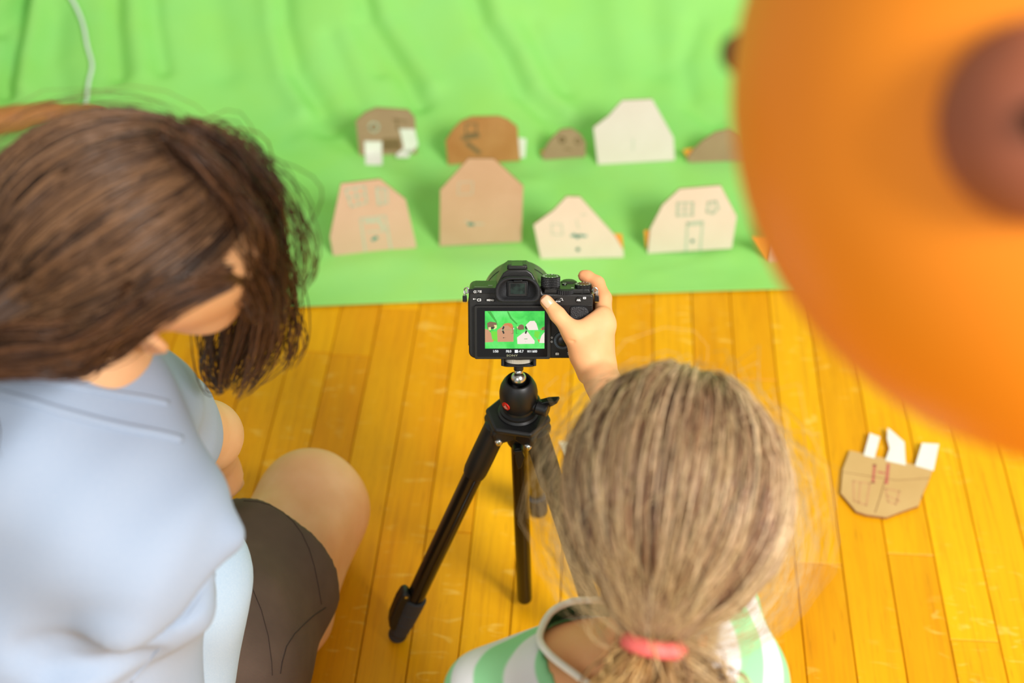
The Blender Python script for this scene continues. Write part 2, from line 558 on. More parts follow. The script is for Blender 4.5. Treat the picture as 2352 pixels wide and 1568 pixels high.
FOLDS = [  # photo polyline, width m, amplitude m (negative = valley)
    ([(640, -60), (650, 60), (680, 170), (730, 240), (760, 300)], .022, -.020),
    ([(620, -60), (628, 60), (655, 180), (700, 260)], .022, .013),
    ([(820, -80), (850, 50), (900, 130), (940, 190), (965, 240)], .020, -.017),
    ([(850, -80), (885, 50), (935, 120), (990, 200)], .024, .012),
    ([(820, 60), (845, 110), (870, 170)], .014, -.009),
    ([(1070, -80), (1110, 60), (1160, 130), (1200, 220), (1260, 270), (1290, 300)], .022, -.019),
    ([(1110, -80), (1145, 60), (1195, 130), (1240, 220), (1300, 260)], .026, .011),
    ([(1220, 60), (1260, 150), (1300, 210)], .018, -.009),
    ([(760, 90), (800, 190), (830, 260)], .018, -.009),
    ([(60, -80), (48, 40), (30, 130), (18, 210)], .018, -.032),
    ([(86, -80), (76, 40), (58, 130), (48, 200)], .022, .020),
    ([(0, 70), (30, 20), (60, -40)], .018, -.024),
    ([(262, -80), (265, 60), (275, 175)], .018, -.016),
    ([(345, -80), (355, 50), (375, 160)], .016, -.013),
    ([(300, -80), (310, 60), (325, 170)], .02, .010),
    ([(480, -80), (500, 60), (520, 160)], .03, -.008),
    ([(1500, -80), (1500, 60), (1520, 160)], .03, -.010),
    ([(1600, 60), (1570, 150), (1590, 250), (1640, 290)], .02, -.010),
    ([(1400, -60), (1420, 80), (1440, 180)], .03, .008),
    ([(700, 330), (860, 400), (1000, 440), (1230, 430)], .02, .004),
    ([(1330, 370), (1400, 450), (1470, 540)], .035, .006),
    ([(1280, 390), (1330, 450), (1390, 560)], .02, -.004),
    ([(560, 430), (680, 470), (760, 560)], .03, .005),
    ([(620, 640), (900, 600), (1200, 640)], .03, .004),
    ([(1500, 650), (1700, 600), (1850, 640)], .03, .005),
    ([(130, 40), (120, 140), (150, 240)], .03, -.015),
]
nx = 420
xs = np.linspace(-1.75, 1.72, nx); XX, SG = np.meshgrid(xs, SS, indexing='ij')
dz = np.zeros_like(XX)
for pts, wd, am in FOLDS:
    q = np.array([on_cloth(*p) for p in pts])
    # run on upwards past the frame along the last direction where the line leaves the top
    q = q[np.argsort(q[:, 1])[::-1]] if pts[0][1] < 0 or pts[-1][1] < 0 else q
    if pts[0][1] < 0 or pts[-1][1] < 0: q = np.vstack([[q[0, 0] - 0.05, 1.9], q])
    best = np.full(XX.shape, 9.0)
    for a, b in zip(q[:-1], q[1:]):
        ba = b - a; t = np.clip(((XX - a[0]) * ba[0] + (SG - a[1]) * ba[1]) / max(ba @ ba, 1e-9), 0, 1)
        best = np.minimum(best, np.hypot(XX - a[0] - t * ba[0], SG - a[1] - t * ba[1]))
    dz += am * np.exp(-(best / wd) ** 2)
up = np.clip((SG - 0.35) / 0.5, 0, 1)
for k in range(9):
    fx = rng.uniform(3, 11); fy = rng.uniform(0.5, 3); ph = rng.uniform(0, 6.28)
    dz += (0.0018 + 0.0035 * up) * np.sin(fx * XX * 2 + fy * SG * 1.4 + ph) / 1.6
dz += 0.0012 * np.sin(XX * 9 + 1) * np.sin(SG * 13) + 0.0007 * np.sin(XX * 31 + SG * 17)
dz = np.where(SG < 0.06, dz * SG / 0.06, dz)
fl = SG < (YB - Y0)
dz = np.where(fl, np.maximum(dz, -0.0015), dz)
base = 0.0035
front = 0.016 * np.sin(XX * 2.1 + 0.3) * np.exp(-SG * 6) + 0.028 * (XX + 0.2) * np.exp(-SG * 4)
py_ = np.interp(SG, SS, PR[:, 0]); pz_ = np.interp(SG, SS, PR[:, 1]); ny_ = np.interp(SG, SS, PR[:, 2]); nz_ = np.interp(SG, SS, PR[:, 3])
vs = np.stack([XX, py_ + ny_ * dz + front, pz_ + nz_ * dz + base], -1).reshape(-1, 3)
ns = len(SS); ii, jj = np.meshgrid(np.arange(nx - 1), np.arange(ns - 1), indexing='ij'); a = (ii * ns + jj).ravel()
fs = np.stack([a, a + ns, a + ns + 1, a + 1], 1)
vs[:, 2] = np.maximum(vs[:, 2], 0.0022)
cl = link('backdrop_cloth', np_mesh('backdrop_cloth', vs, fs), mat_cloth_green(), None, True)
sm = cl.modifiers.new('thick', 'SOLIDIFY'); sm.thickness = 0.0012; sm.offset = 1
tag(cl, 'bright green fabric backdrop sweeping from the floor up the wall behind the houses', 'backdrop')
CLOTH = (xs, SS, dz)


def cloth_z(x, y):
    i = int(np.clip(np.searchsorted(xs, x), 0, nx - 1)); j = int(np.clip(np.searchsorted(SS, y - Y0), 0, ns - 1))
    return base + 0.0012 + (prof(y - Y0)[1]) + dz[i, j]


# wall the cloth hangs on
M_wall = plain('painted_wall', srgb(226, 224, 216), 0.8, bump=0.1)
wl = MB().box((0, 3.14, 1.3), (4.6, 0.08, 2.7)).obj('wall_back', M_wall, kind='structure')
tr = MB().box((0, 3.09, 0.07), (4.6, 0.02, 0.14)).obj('baseboard_back', M_wall, kind='structure', bevel=0.004)

# white cable lying down the cloth, upper left
pts = []
for p in [(120, -60), (168, 4), (194, 60), (205, 115), (216, 160), (208, 200), (204, 235), (198, 270)]:
    x, s = on_cloth(*p); y, z, n1, n2 = prof(s)
    i = int(np.searchsorted(xs, x)); j = int(np.searchsorted(SS, s)); hgt = dz[i - 2:i + 3, j - 2:j + 3].max() + 0.009
    pts.append((x, y + n1 * hgt, z + n2 * hgt + base))
pp = []
for i in range(len(pts) - 1):
    for t in np.linspace(0, 1, 6, endpoint=False):
        p0, p1, p2, p3 = (np.array(pts[min(max(i + k, 0), len(pts) - 1)]) for k in (-1, 0, 1, 2))
        pp.append(0.5 * ((2 * p1) + (-p0 + p2) * t + (2 * p0 - 5 * p1 + 4 * p2 - p3) * t * t + (-p0 + 3 * p1 - 3 * p2 + p3) * t ** 3))
cb = MB().tube(pp, 0.0032, 8).obj('cable', plain('white_pvc', srgb(225, 232, 225), 0.4), smooth=True)
tag(cb, 'thin white cable running down the green backdrop at upper left', 'cable')

# ------------------------------------------------------------------ cardboard houses
M_tan = mat_card('card_tan', srgb(208, 170, 134), srgb(218, 182, 148))
M_pink = mat_card('card_pinkish', srgb(218, 180, 150), srgb(226, 190, 162))
M_brown = mat_card('card_brown', srgb(184, 122, 66), srgb(206, 152, 96))
M_dark = mat_card('card_dark', srgb(166, 136, 104), srgb(180, 152, 118))
M_pale = mat_card('card_pale', srgb(230, 212, 190), srgb(236, 220, 200))
M_white = mat_card('card_white', srgb(234, 218, 206), srgb(240, 226, 216))
M_kraft = mat_card('card_kraft', srgb(206, 166, 106), srgb(216, 178, 118))
M_core = plain('card_core', srgb(150, 104, 62), 0.9)
M_tape = plain('masking_tape', srgb(236, 236, 222), 0.6, var=0.03)
M_orange = plain('orange_tape', srgb(240, 160, 56), 0.6, var=0.03)
M_teal = plain('teal_marker', srgb(70, 150, 132), 0.8, var=0.15, nscale=400)
M_teal2 = plain('faint_teal_marker', srgb(188, 200, 174), 0.8, var=0.08, nscale=400)
M_mud = plain('dark_marker', srgb(132, 108, 68), 0.85, var=0.1, nscale=300)
M_red = plain('red_marker', srgb(196, 104, 86), 0.8, var=0.12, nscale=400)
M_red2 = plain('faint_red_marker', srgb(208, 152, 104), 0.8, var=0.08, nscale=400)


def ribbon(mb, pts, w, o, ex, ey, ez, t):
    """pen line: flat strip on a card face"""
    for (a, b) in zip(pts[:-1], pts[1:]):
        a = np.array(a, float); b = np.array(b, float); d = b - a; L = np.hypot(*d)
        if L < 1e-6: continue
        n = np.array([-d[1], d[0]]) / L * w / 2; e = d / L * w * 0.3
        q = [a - e - n, b + e - n, b + e + n, a - e + n]
        mb.add([o + p[0] * ex + p[1] * ey + t * ez for p in q], [(0, 1, 2, 3)])


def house(outline, left, right, mat, label, lean=8, tapes=(), marks=(), floorz=None, thick=0.004, prop=True):
    """a card cut-out standing on the cloth; outline in photo pixels, left/right = ends of its base line"""
    A = U(*left, 0.008); B = U(*right, 0.008)
    for P in (A, B):
        zz = cloth_z(P[0], P[1])
    za, zb = cloth_z(A[0], A[1]), cloth_z(B[0], B[1])
    A = U(*left, za + 0.0005); B = U(*right, zb + 0.0005)
    ex = unit(B - A); bk = unit(np.cross(np.array([0, 0, 1.0]), ex)); bk = bk if bk[1] > 0 else -bk
    le = math.radians(lean); ey = unit(np.array([0, 0, 1.0]) * math.cos(le) + bk * math.sin(le)); ez = np.cross(ex, ey)   # ez: towards viewer
    if ez @ (EYE - A) < 0: ez = -ez

    def loc(p, off=0.0):
        v = FW + (p[0] - CX) / F * RT - (p[1] - CY) / F * UPV
        t = ((A + ez * off - EYE) @ ez) / (v @ ez); q = EYE + v * t - A
        return np.array([q @ ex, q @ ey])
    L = [loc(p) for p in outline]
    L = [np.array([a, max(b, 0.0)]) for a, b in L]
    cen = A + ex * np.mean([p[0] for p in L]); cen[2] = min(A[2], B[2])
    root = thing('cardboard_house', label, 'cardboard house', tuple(cen), group='cardboard houses standing on the green backdrop')
    o = A - cen
    MB().prism(L, o, ex, ey, ez, -thick + 0.0005, -0.0005).obj('card_core', M_core, root)
    MB().prism(L, o, ex, ey, ez, -0.0006, 0.0002).obj('card_face', mat, root)
    W = max(p[0] for p in L); H = max(p[1] for p in L)
    if prop:   # folded card strut behind that keeps it up
        c = np.mean([p[0] for p in L]); w = W * 0.16
        foot = 0.3 * H
        tri = [(0, 0.001), (0, 0.55 * H)]
        p0 = o + ex * (c - w) - ez * thick; p1 = o + ex * (c + w) - ez * thick
        top = 0.6 * H; bkf = 0.035
        gnd = bk * (bkf + top * math.sin(le)); vv = []
        for pp_ in (p0, p1):
            vv += [pp_ + ey * top, pp_ + ey * (top - 0.012), pp_ + gnd + np.array([0, 0, 0.002]), pp_ + gnd + np.array([0, 0, 0.002]) + bk * 0.006]
        MB().add(vv, [(0, 1, 2, 3), (4, 7, 6, 5), (0, 4, 5, 1), (1, 5, 6, 2), (2, 6, 7, 3), (3, 7, 4, 0)]).obj('strut', M_core, root)
    for kind_, poly in tapes:
        behind = kind_.endswith('back')
        m = M_tape if kind_.startswith('white') else M_orange
        Q = [loc(p) for p in poly]
        up_ = [np.array([a, max(b, 0.0)]) for a, b in Q]
        if behind: MB().prism(up_, o, ex, ey, ez, -thick - 0.0012, -thick).obj('tape_strip', m, root)
        else:
            MB().prism(up_, o, ex, ey, ez, 0.0003, 0.0011).obj('tape_strip', m, root)
            low = [p for p, q in zip(poly, Q) if q[1] < -0.002]
            if len(low) >= 2:     # the strip turns forward onto the cloth
                xl, xr = sorted(p[0] for p in low[:2]); yl = max(p[1] for p in low)
                by_ = lambda x: left[1] + (right[1] - left[1]) * (x - left[0]) / (right[0] - left[0])
                q4 = [U(xl, by_(xl) - 1, A[2] + .0025) - cen, U(xr, by_(xr) - 1, A[2] + .0025) - cen, U(xr, yl, A[2] + .0025) - cen, U(xl, yl, A[2] + .0025) - cen]
                dn = np.array([0, 0, -0.0012])
                MB().add(q4 + [q + dn for q in q4], [(0, 3, 2, 1), (4, 5, 6, 7), (0, 1, 5, 4), (1, 2, 6, 5), (2, 3, 7, 6), (3, 0, 4, 7)]).obj('tape_tab', m, root)
    for m, wd, pts_ in marks:
        mb = MB(); ribbon(mb, [loc(p) for p in pts_], wd, o, ex, ey, ez, 0.0005); mb.obj('pen_line', m, root, recalc=False)
    return root


def rect(x0, y0, x1, y1): return [(x0, y0), (x1, y0), (x1, y1), (x0, y1), (x0, y0)]


def circ(x, y, r, n=10): return [(x + r * math.cos(6.2832 * k / n), y + r * math.sin(6.2832 * k / n)) for k in range(n + 1)]


# back row
house([(820, 278), (842, 258), (868, 246), (941, 249), (956, 267), (958, 350), (826, 357)], (826, 357), (958, 352), M_dark,
      'small greyish brown cardboard house with two white tape strips, leftmost of the back row', tapes=[
          ('white', [(838, 323), (878, 323), (878, 377), (839, 378)]),
          ('white', [(919, 292), (954, 292), (961, 328), (943, 352), (927, 345), (927, 330)]),
          ('white', [(924, 340), (950, 340), (940, 360), (910, 361)])],
      marks=[(M_teal2, .003, circ(861, 290, 11)), (M_mud, .004, [(852, 292), (868, 290)]), (M_mud, .003, [(905, 272), (938, 275)]), (M_mud, .003, [(914, 270), (914, 292), (934, 292)]),
             (M_mud, .014, [(885, 324), (914, 323)]), (M_mud, .014, [(884, 336), (916, 335)])])
house([(1022, 323), (1038, 298), (1056, 279), (1080, 270), (1142, 270), (1163, 278), (1186, 296), (1195, 373), (1029, 378)], (1029, 378), (1195, 373), M_brown,
      'rounded orange brown cardboard house behind the tall tan gabled house', tapes=[('whiteback', [(1184, 322), (1208, 326), (1206, 369), (1185, 370)])],
      marks=[(M_mud, .003, rect(1068, 285, 1092, 308)), (M_brown, .002, rect(1114, 286, 1136, 306)), (M_mud, .009, [(1062, 318), (1096, 312)]), (M_mud, .008, [(1072, 330), (1100, 352)])])
house([(1244, 357), (1255, 336), (1268, 318), (1290, 297), (1315, 294), (1335, 307), (1346, 326), (1345, 358), (1249, 368)], (1249, 367), (1345, 363), M_dark,
      'smallest dark cardboard dome standing left of the big white house', tapes=[('orangeback', [(1243, 350), (1262, 340), (1256, 364), (1246, 365)])],
      marks=[(M_mud, .0035, circ(1292, 320, 6)), (M_mud, .0025, circ(1328, 322, 6)), (M_mud, .003, [(1298, 340), (1312, 342)])])
house([(1363, 293), (1397, 267), (1429, 231), (1498, 228), (1547, 316), (1550, 368), (1373, 378)], (1373, 378), (1550, 369), M_white,
      'large blank white cardboard house in the back row', marks=[(M_teal2, .0015, [(1454, 318), (1454, 345)])])
house([(1575, 366), (1592, 343), (1613, 323), (1641, 305), (1675, 298), (1705, 315), (1725, 371), (1585, 373)], (1585, 373), (1725, 371), M_dark,
      'dark cardboard dome with orange tape at the right end of the back row', tapes=[('orangeback', [(1568, 346), (1600, 342), (1592, 366), (1580, 366)])])
# front row
house([(788, 421), (878, 408), (935, 454), (957, 562), (955, 569), (765, 587), (759, 543)], (765, 587), (955, 569), M_pink,
      'tan cardboard house with drawn windows and door, leftmost of the front row', marks=[
          (M_teal2, .0032, [(798, 433), (842, 425), (846, 462), (810, 473), (798, 433)]), (M_teal2, .0028, [(803, 452), (844, 443)]), (M_teal2, .0028, [(820, 429), (827, 468)]),
          (M_teal2, .0045, [(870, 427), (873, 467)]), (M_teal2, .0028, [(870, 427), (893, 430), (893, 462), (873, 467)]), (M_teal2, .003, [(884, 428), (884, 464)]),
          (M_teal2, .0028, [(839, 574), (830, 500), (887, 492), (898, 568)]), (M_teal2, .006, [(842, 506), (866, 504)]), (M_teal2, .005, [(872, 500), (882, 522)]), (M_teal2, .0022, [(845, 530), (893, 526)]),
          (M_teal, .006, [(857, 548), (866, 542)])])
house([(1004, 436), (1065, 367), (1123, 370), (1195, 436), (1197, 563), (1010, 565)], (1010, 565), (1197, 563), M_tan,
      'tall tan gabled cardboard house, tallest of the front row', marks=[(M_teal, .0055, [(1074, 517), (1084, 518)]), (M_teal2, .002, [(1066, 509), (1078, 516), (1108, 518)]), (M_teal2, .0013, rect(1046, 420, 1078, 448))])
house([(1231, 517), (1279, 481), (1311, 448), (1342, 447), (1416, 531), (1434, 565), (1433, 591), (1242, 594)], (1242, 594), (1433, 591), M_pale,
      'pale pointed cardboard house with a teal line over its door, behind the camera lens', tapes=[('orangeback', [(1408, 531), (1434, 531), (1435, 568), (1410, 568)])], marks=[
          (M_teal, .004, [(1316, 537), (1350, 536)]), (M_teal, .003, [(1322, 532), (1330, 542), (1338, 533)]), (M_teal, .004, circ(1329, 568, 2, 5)),
          (M_teal2, .0018, rect(1272, 512, 1296, 536)), (M_teal2, .0015, [(1330, 500), (1334, 520)]), (M_teal2, .002, [(1342, 488), (1354, 486)])])
house([(1491, 525), (1517, 472), (1555, 436), (1649, 431), (1689, 503), (1680, 576), (1487, 582)], (1487, 582), (1680, 577), M_pale,
      'pale cardboard house with two drawn windows and a door in the front row', tapes=[('orangeback', [(1478, 532), (1500, 532), (1500, 573), (1484, 573)])], marks=[
          (M_teal2, .0042, rect(1552, 468, 1587, 496)), (M_teal2, .0025, [(1569, 468), (1569, 496)]), (M_teal2, .0025, [(1552, 482), (1587, 482)]),
          (M_teal2, .0042, [(1622, 468), (1640, 466), (1646, 482), (1634, 494), (1620, 490), (1622, 468)]), (M_teal2, .0025, [(1632, 467), (1634, 493)]),
          (M_teal2, .0035, [(1575, 578), (1576, 514), (1611, 512), (1608, 577)]), (M_teal2, .0045, [(1578, 518), (1608, 517)]), (M_teal, .0035, circ(1589, 556, 2, 5))])
house([(1767, 600), (1785, 541), (1840, 490), (1895, 488), (1928, 540), (1930, 598)], (1767, 600), (1930, 598), M_pale,
      'pale cardboard house with orange tape, mostly hidden behind the large orange shade', tapes=[('orangeback', [(1733, 548), (1790, 544), (1788, 598), (1764, 600)])])

# card cut-out lying flat on the boards
fp = [(1952, 1034), (2143, 1076), (2132, 1106), (2119, 1134), (2110, 1160), (2067, 1175), (2036, 1187), (1990, 1181), (1966, 1173), (1931, 1132), (1936, 1076)]
G = [U(x, y, 0.006) for x, y in fp]; cen = np.mean(G, 0); cen[2] = 0.0008
root = thing('cardboard_house', 'kraft cardboard house cut-out lying on the wooden floor with three white tape tabs', 'cardboard house', tuple(cen))
L = [(g[0] - cen[0], g[1] - cen[1]) for g in G]
E3 = (np.array([1.0, 0, 0]), np.array([0, 1.0, 0]), np.array([0, 0, 1.0])); Z0 = np.zeros(3)
MB().prism(L, Z0, *E3, 0.0006, 0.0046).obj('card_core', M_core, root)
MB().prism(L, Z0, *E3, 0.0045, 0.0052).obj('card_face', M_kraft, root)
for q in ([(1997, 997), (2021, 1005), (2009, 1050), (1984, 1044)], [(2038, 985), (2046, 990), (2077, 1016), (2081, 1066), (2034, 1056), (2043, 1030), (2037, 1008)], [(2117, 1020), (2156, 1022), (2145, 1079), (2102, 1068)]):
    g = [U(x, y, 0.008) - cen for x, y in q]; n = len(g); ym = min(v[1] for v in g); yM = max(v[1] for v in g)
    hh = lambda v: 0.0058 + 0.004 * (v[1] - ym) / (yM - ym)
    vs = [(v[0], v[1], hh(v)) for v in g] + [(v[0], v[1], hh(v) - 0.0005) for v in g]
    MB().add(vs, [tuple(range(n)), tuple(range(2 * n - 1, n - 1, -1))] + [(k, n + k, n + (k + 1) % n, (k + 1) % n) for k in range(n)]).obj('tape_strip', M_tape, root)
px = lambda x, y: (lambda g: (g[0] - cen[0], g[1] - cen[1]))(U(x, y, 0.006))
for m, wd, q in [(M_red, .0035, [(2009, 1068), (2005, 1108)]), (M_red, .0025, [(2005, 1068), (2012, 1068)]), (M_red, .0042, [(2040, 1066), (2036, 1110)]), (M_red, .003, [(2018, 1084), (2030, 1086)]), (M_red2, .0022, [(2001, 1108), (2012, 1108)]),
                 (M_red2, .002, [(1960, 1105), (1998, 1110), (1990, 1160), (1962, 1150), (1960, 1105)]), (M_red2, .002, [(2034, 1122), (2066, 1128), (2058, 1158), (2040, 1152), (2034, 1122)]), (M_red2, .0018, [(1976, 1108), (1972, 1155)]), (M_red2, .0018, [(2038, 1138), (2068, 1152)]),
                 (M_core, .0011, [(2032, 1103), (2022, 1140), (2010, 1177)]), (M_core, .0008, [(1937, 1084), (2000, 1094), (2060, 1103), (2136, 1098)])]:
    mb = MB(); ribbon(mb, [px(*p) for p in q], wd, Z0, *E3, 0.0055); mb.obj('pen_line' if m is not M_core else 'crease', m, root, recalc=False)

# scrap of paper on the boards behind the tripod
g = [U(x, y, 0.003) for x, y in [(1283, 1013), (1345, 1015), (1352, 1058), (1310, 1064)]]
c0 = np.mean(g, 0); c0[2] = 0.0012
pr = MB().prism([(v[0] - c0[0], v[1] - c0[1]) for v in g], Z0, *E3, 0.0, 0.0015).obj('paper_scrap', plain('white_paper', srgb(226, 212, 178), 0.8))
pr.location = c0; tag(pr, 'small cream paper scrap on the floor between tripod leg and blonde head', 'paper')

# ------------------------------------------------------------------ tripod
FA = U(912, 1468, 0.0); FB = U(1238, 1180, 0.0)
m_ = (FA + FB) / 2; d_ = FB - FA; L_ = np.hypot(d_[0], d_[1]); n_ = np.array([d_[1], -d_[0], 0]) / L_
AX = m_ + n_ * L_ / (2 * math.sqrt(3)); FC = m_ + n_ * L_ * math.sqrt(3) / 2
AX = AX + np.array([.0018, 0, 0])


def axis_h(py):
    a, b = -0.2, 1.0
    for _ in range(40):
        c = (a + b) / 2
        if PJ(AX + np.array([0, 0, c]))[1] > py: a = c
        else: b = c
    return (a + b) / 2


M_blk = plain('black_composite', (0.006, 0.006, 0.0065, 1), 0.45, nscale=300, bump=0.05)
M_tube = plain('black_anodised_tube', (0.006, 0.004, 0.003, 1), 0.25, nscale=100)
M_rub = plain('grey_rubber', (0.03, 0.03, 0.034, 1), 0.7, nscale=500, bump=0.1)
M_steel = plain('bright_steel', (0.62, 0.61, 0.58, 1), 0.25, 1.0)
M_satin = plain('satin_aluminium', (0.6, 0.6, 0.57, 1), 0.38, 0.8)
M_badge = plain('red_badge', srgb(214, 34, 20), 0.4); M_badgew = plain('badge_white', srgb(250, 214, 196), 0.5)
tri = thing('tripod', 'compact black tripod with ball head carrying the digital camera', 'tripod', tuple(AX))
hc = axis_h(967)          # crown
CR = np.array([0, 0, hc])
z1 = np.array([0, 0, 1.0])
legs = [FA - AX, FB - AX, FC - AX]
mb = MB()
mb.lathe(CR + z1 * -0.012, z1, [(0, .017), (.004, .020), (.020, .021), (.026, .019)], 36)
crown = mb.obj('crown', M_blk, tri, 'auto')
mb = MB()
for lg in legs:   # shoulder blocks
    h = unit(lg); s = np.cross(z1, h)
    for sx in (0,):
        poly = [(-.008, -.013), (.024, -.013), (.034, -.006), (.036, .004), (.030, .013), (-.008, .013)]
        mb.prism([(a, b) for a, b in poly], CR, h, z1, s, -.0165, .0165)
mb.obj('leg_shoulder_block', M_blk, tri, 'auto', bevel=.004, seg=3)
pl_ = []
for lg in sorted(legs, key=lambda q: math.atan2(q[1], q[0])):
    h = unit(lg); s = np.cross(z1, h)
    for sg in (-1, 1): pl_.append(tuple((h * .033 + s * sg * .0165)[:2]))
MB().prism(pl_, CR, np.array([1.0, 0, 0]), np.array([0, 1.0, 0]), z1, .007, .0142).obj('top_plate', M_blk, tri, 'auto', bevel=.003, seg=3)
for li, lg in enumerate(legs):
    h = unit(lg); s = np.cross(z1, h)
    top = CR + h * .027 + z1 * -.004
    foot = lg + z1 * 0.007
    d = unit(foot - top); Lg = np.linalg.norm(foot - top); X1, Y1, _ = s, np.cross(d, s), d
    mb = MB(); mb.cyl(top + d * .03, foot - d * .045, .0112, n=28)
    leg = mb.obj('leg', M_tube, tri, 'auto')
    mb = MB(); mb.lathe(top + d * -.008, d, [(0, .010), (.004, .0135), (.05, .0138), (.070, .0136), (.0765, .0125)], 32)
    mb.obj('leg_sleeve', M_blk, leg, 'auto')
    for sg in (-1, 1):
        mb = MB()
        c = top + s * sg * .0172 - z1 * .004 + h * .001
        mb.lathe(c - s * sg * .003, s * sg, [(0, .0045), (.003, .0045), (.0045, .0036), (.0052, .0018)], 20)
        mb.obj('hinge_bolt', M_steel, leg, 'auto')
    # ridge along the tube
    mb = MB(); off = unit(-h * 0.3 + z1 + s * 0.5); off = unit(off - d * (off @ d)) * .0108
    mb.tube([top + d * .07 + off, foot - d * .07 + off], .0011, 8); mb.obj('tube_rib', M_tube, leg, True)
    # lower lock: collar, lever, slats
    mb = MB(); l0 = foot - d * .072
    mb.lathe(l0, d, [(0, .0122), (.001, .0146), (.019, .0143), (.0195, .0135), (.0215, .0135), (.022, .0140), (.038, .0136), (.0385, .0128), (.0405, .0128), (.041, .0132), (.058, .0118)], 32)
    mb.obj('leg_lock', M_rub, leg, 'auto')
    lv = unit(np.array([-1.0, -.15, .55])) if li == 0 else unit(z1 - h * .2); lv = unit(lv - d * (lv @ d)); ls = np.cross(d, lv)
    poly = [(-.010, .010), (-.014, .0165), (-.010, .021), (.004, .0225), (.034, .0215), (.050, .018), (.056, .010), (.05, .006), (.0, .006)]
    mb = MB(); mb.prism(poly, l0, d, lv, ls, -.0085, .0085)
    mb.obj('lock_lever', M_blk, leg, 'auto', bevel=.003, seg=3)
    mb = MB(); mb.lathe(l0 - d * .0075 + lv * .015 - ls * .0092, ls, [(0, .0022), (.0184, .0022)], 12); mb.obj('lever_pin', M_steel, leg, 'auto')
    mb = MB(); mb.sphere(foot + d * -.004, .0118, 24, 14, rad=(1, 1, .86)); mb.lathe(foot - d * .018, d, [(0, .0105), (.012, .0116)], 24)
    mb.obj('rubber_foot', M_rub, leg, True)
# centre column
cb_ = U(1205, 1377, 0.014) - AX
mb = MB(); dd = unit(cb_ - CR); Lc = np.linalg.norm(cb_ - CR)
mb.lathe(CR + dd * .005, dd, [(0, .0094), (Lc - .012, .0094), (Lc - .008, .0092), (Lc - .0055, .0078)], 32)
col = mb.obj('centre_column', M_tube, tri, 'auto')
mb = MB(); mb.lathe(CR + z1 * -.034, z1, [(0, .0115), (.003, .0128), (.022, .0132)], 28); mb.obj('column_collar', M_blk, tri, 'auto')
vf = unit(np.array([AX[0], AX[1], 0]) * -1); vs_ = np.cross(z1, vf)
mb = MB(); q = CR + z1 * -.028 + vf * .013
mb.cyl(q - vf * .004, q + vf * .008, .0068, .0060, 20, .001)
mb.prism([(-.004, .004), (.004, .005), (.007, -.006), (.004, -.022), (.0, -.026), (-.003, -.012)], q + vf * .006, vs_, z1, vf, -.001, .004)
mb.obj('column_knob', M_blk, tri, 'auto', bevel=.001)
# ball head
h0 = axis_h(901); HB = np.array([0, 0, h0]); zb = axis_h(869)
mb = MB(); mb.lathe(CR + z1 * .012, z1, [(0, .022), (.004, .0225), (.006, .0205), (.009, .0205), (.010, .0175), (h0 - hc - .012 - .018, .0165)], 40); mb.obj('head_base', M_blk, tri, 'auto')
a_open = -0.45
mb = MB(); mb.lathe(HB, z1, [(-.0235, .0135), (-.021, .0160), (-.015, .0190), (-.007, .0206), (.001, .0208), (.008, .0197), (.014, .0172), (.0180, .0146), (.0190, .0134), (.0186, .0124), (.012, .0118), (.002, .0105), (-.004, .004)], 48, cap=False)
hous = mb.obj('ball_housing', M_blk, tri, True)
T7 = math.radians(27.0); zl = np.array([0, math.sin(T7), math.cos(T7)])
BC = np.array([0, 0, zb])
mb = MB(); mb.sphere(BC, .0083, 32, 20); mb.lathe(BC, zl, [(.004, .0062), (.0085, .0042), (.0105, .0042)], 24); mb.obj('chrome_ball', M_steel, tri, True)
mb = MB(); mb.lathe(BC + zl * .0092, zl, [(0, .0048), (.001, .0052), (.0105, .0050), (.011, .0048)], 24); mb.obj('ball_stem', M_blk, tri, 'auto')
MT = BC + zl * .0275     # underside of the digital camera
pb = MT - zl * .0085; ex_ = np.array([1.0, 0, 0]); ey_ = np.cross(zl, ex_)
PLR = np.stack([ex_, ey_, zl], 1)


def rrect(w, h, r, n=5):
    o = []
    for cx, cy, a0 in ((w / 2 - r, h / 2 - r, 0), (-w / 2 + r, h / 2 - r, 90), (-w / 2 + r, -h / 2 + r, 180), (w / 2 - r, -h / 2 + r, 270)):
        for k in range(n + 1):
            a = math.radians(a0 + 90 * k / n); o.append((cx + r * math.cos(a), cy + r * math.sin(a)))
    return o


# plate cradle: base with two cheeks and a knurled wheel between
mb = MB(); mb.prism(rrect(.037, .034, .008), pb, ex_, ey_, zl, -.0012, .0008)
for sg in (-1, 1): mb.prism(rrect(.0035, .032, .0015, 3), pb + ex_ * sg * .0168, ex_, ey_, zl, -.0005, .0085)
mb.prism(rrect(.037, .034, .006), pb, ex_, ey_, zl, .0068, .0088)
mb.obj('mount_plate', M_blk, tri, 'auto', bevel=.0006)
mb = MB(); n = 90
prof_ = []
for k in range(n * 2):
    r = .0146 if k % 2 == 0 else .0151; a = math.pi * k / n; prof_.append((r * math.cos(a), r * math.sin(a)))
mb.prism(prof_, pb, ex_, ey_, zl, .0014, .0060); mb.obj('locking_wheel', plain('pale_aluminium', srgb(206, 198, 180), 0.45, 0.2), tri)
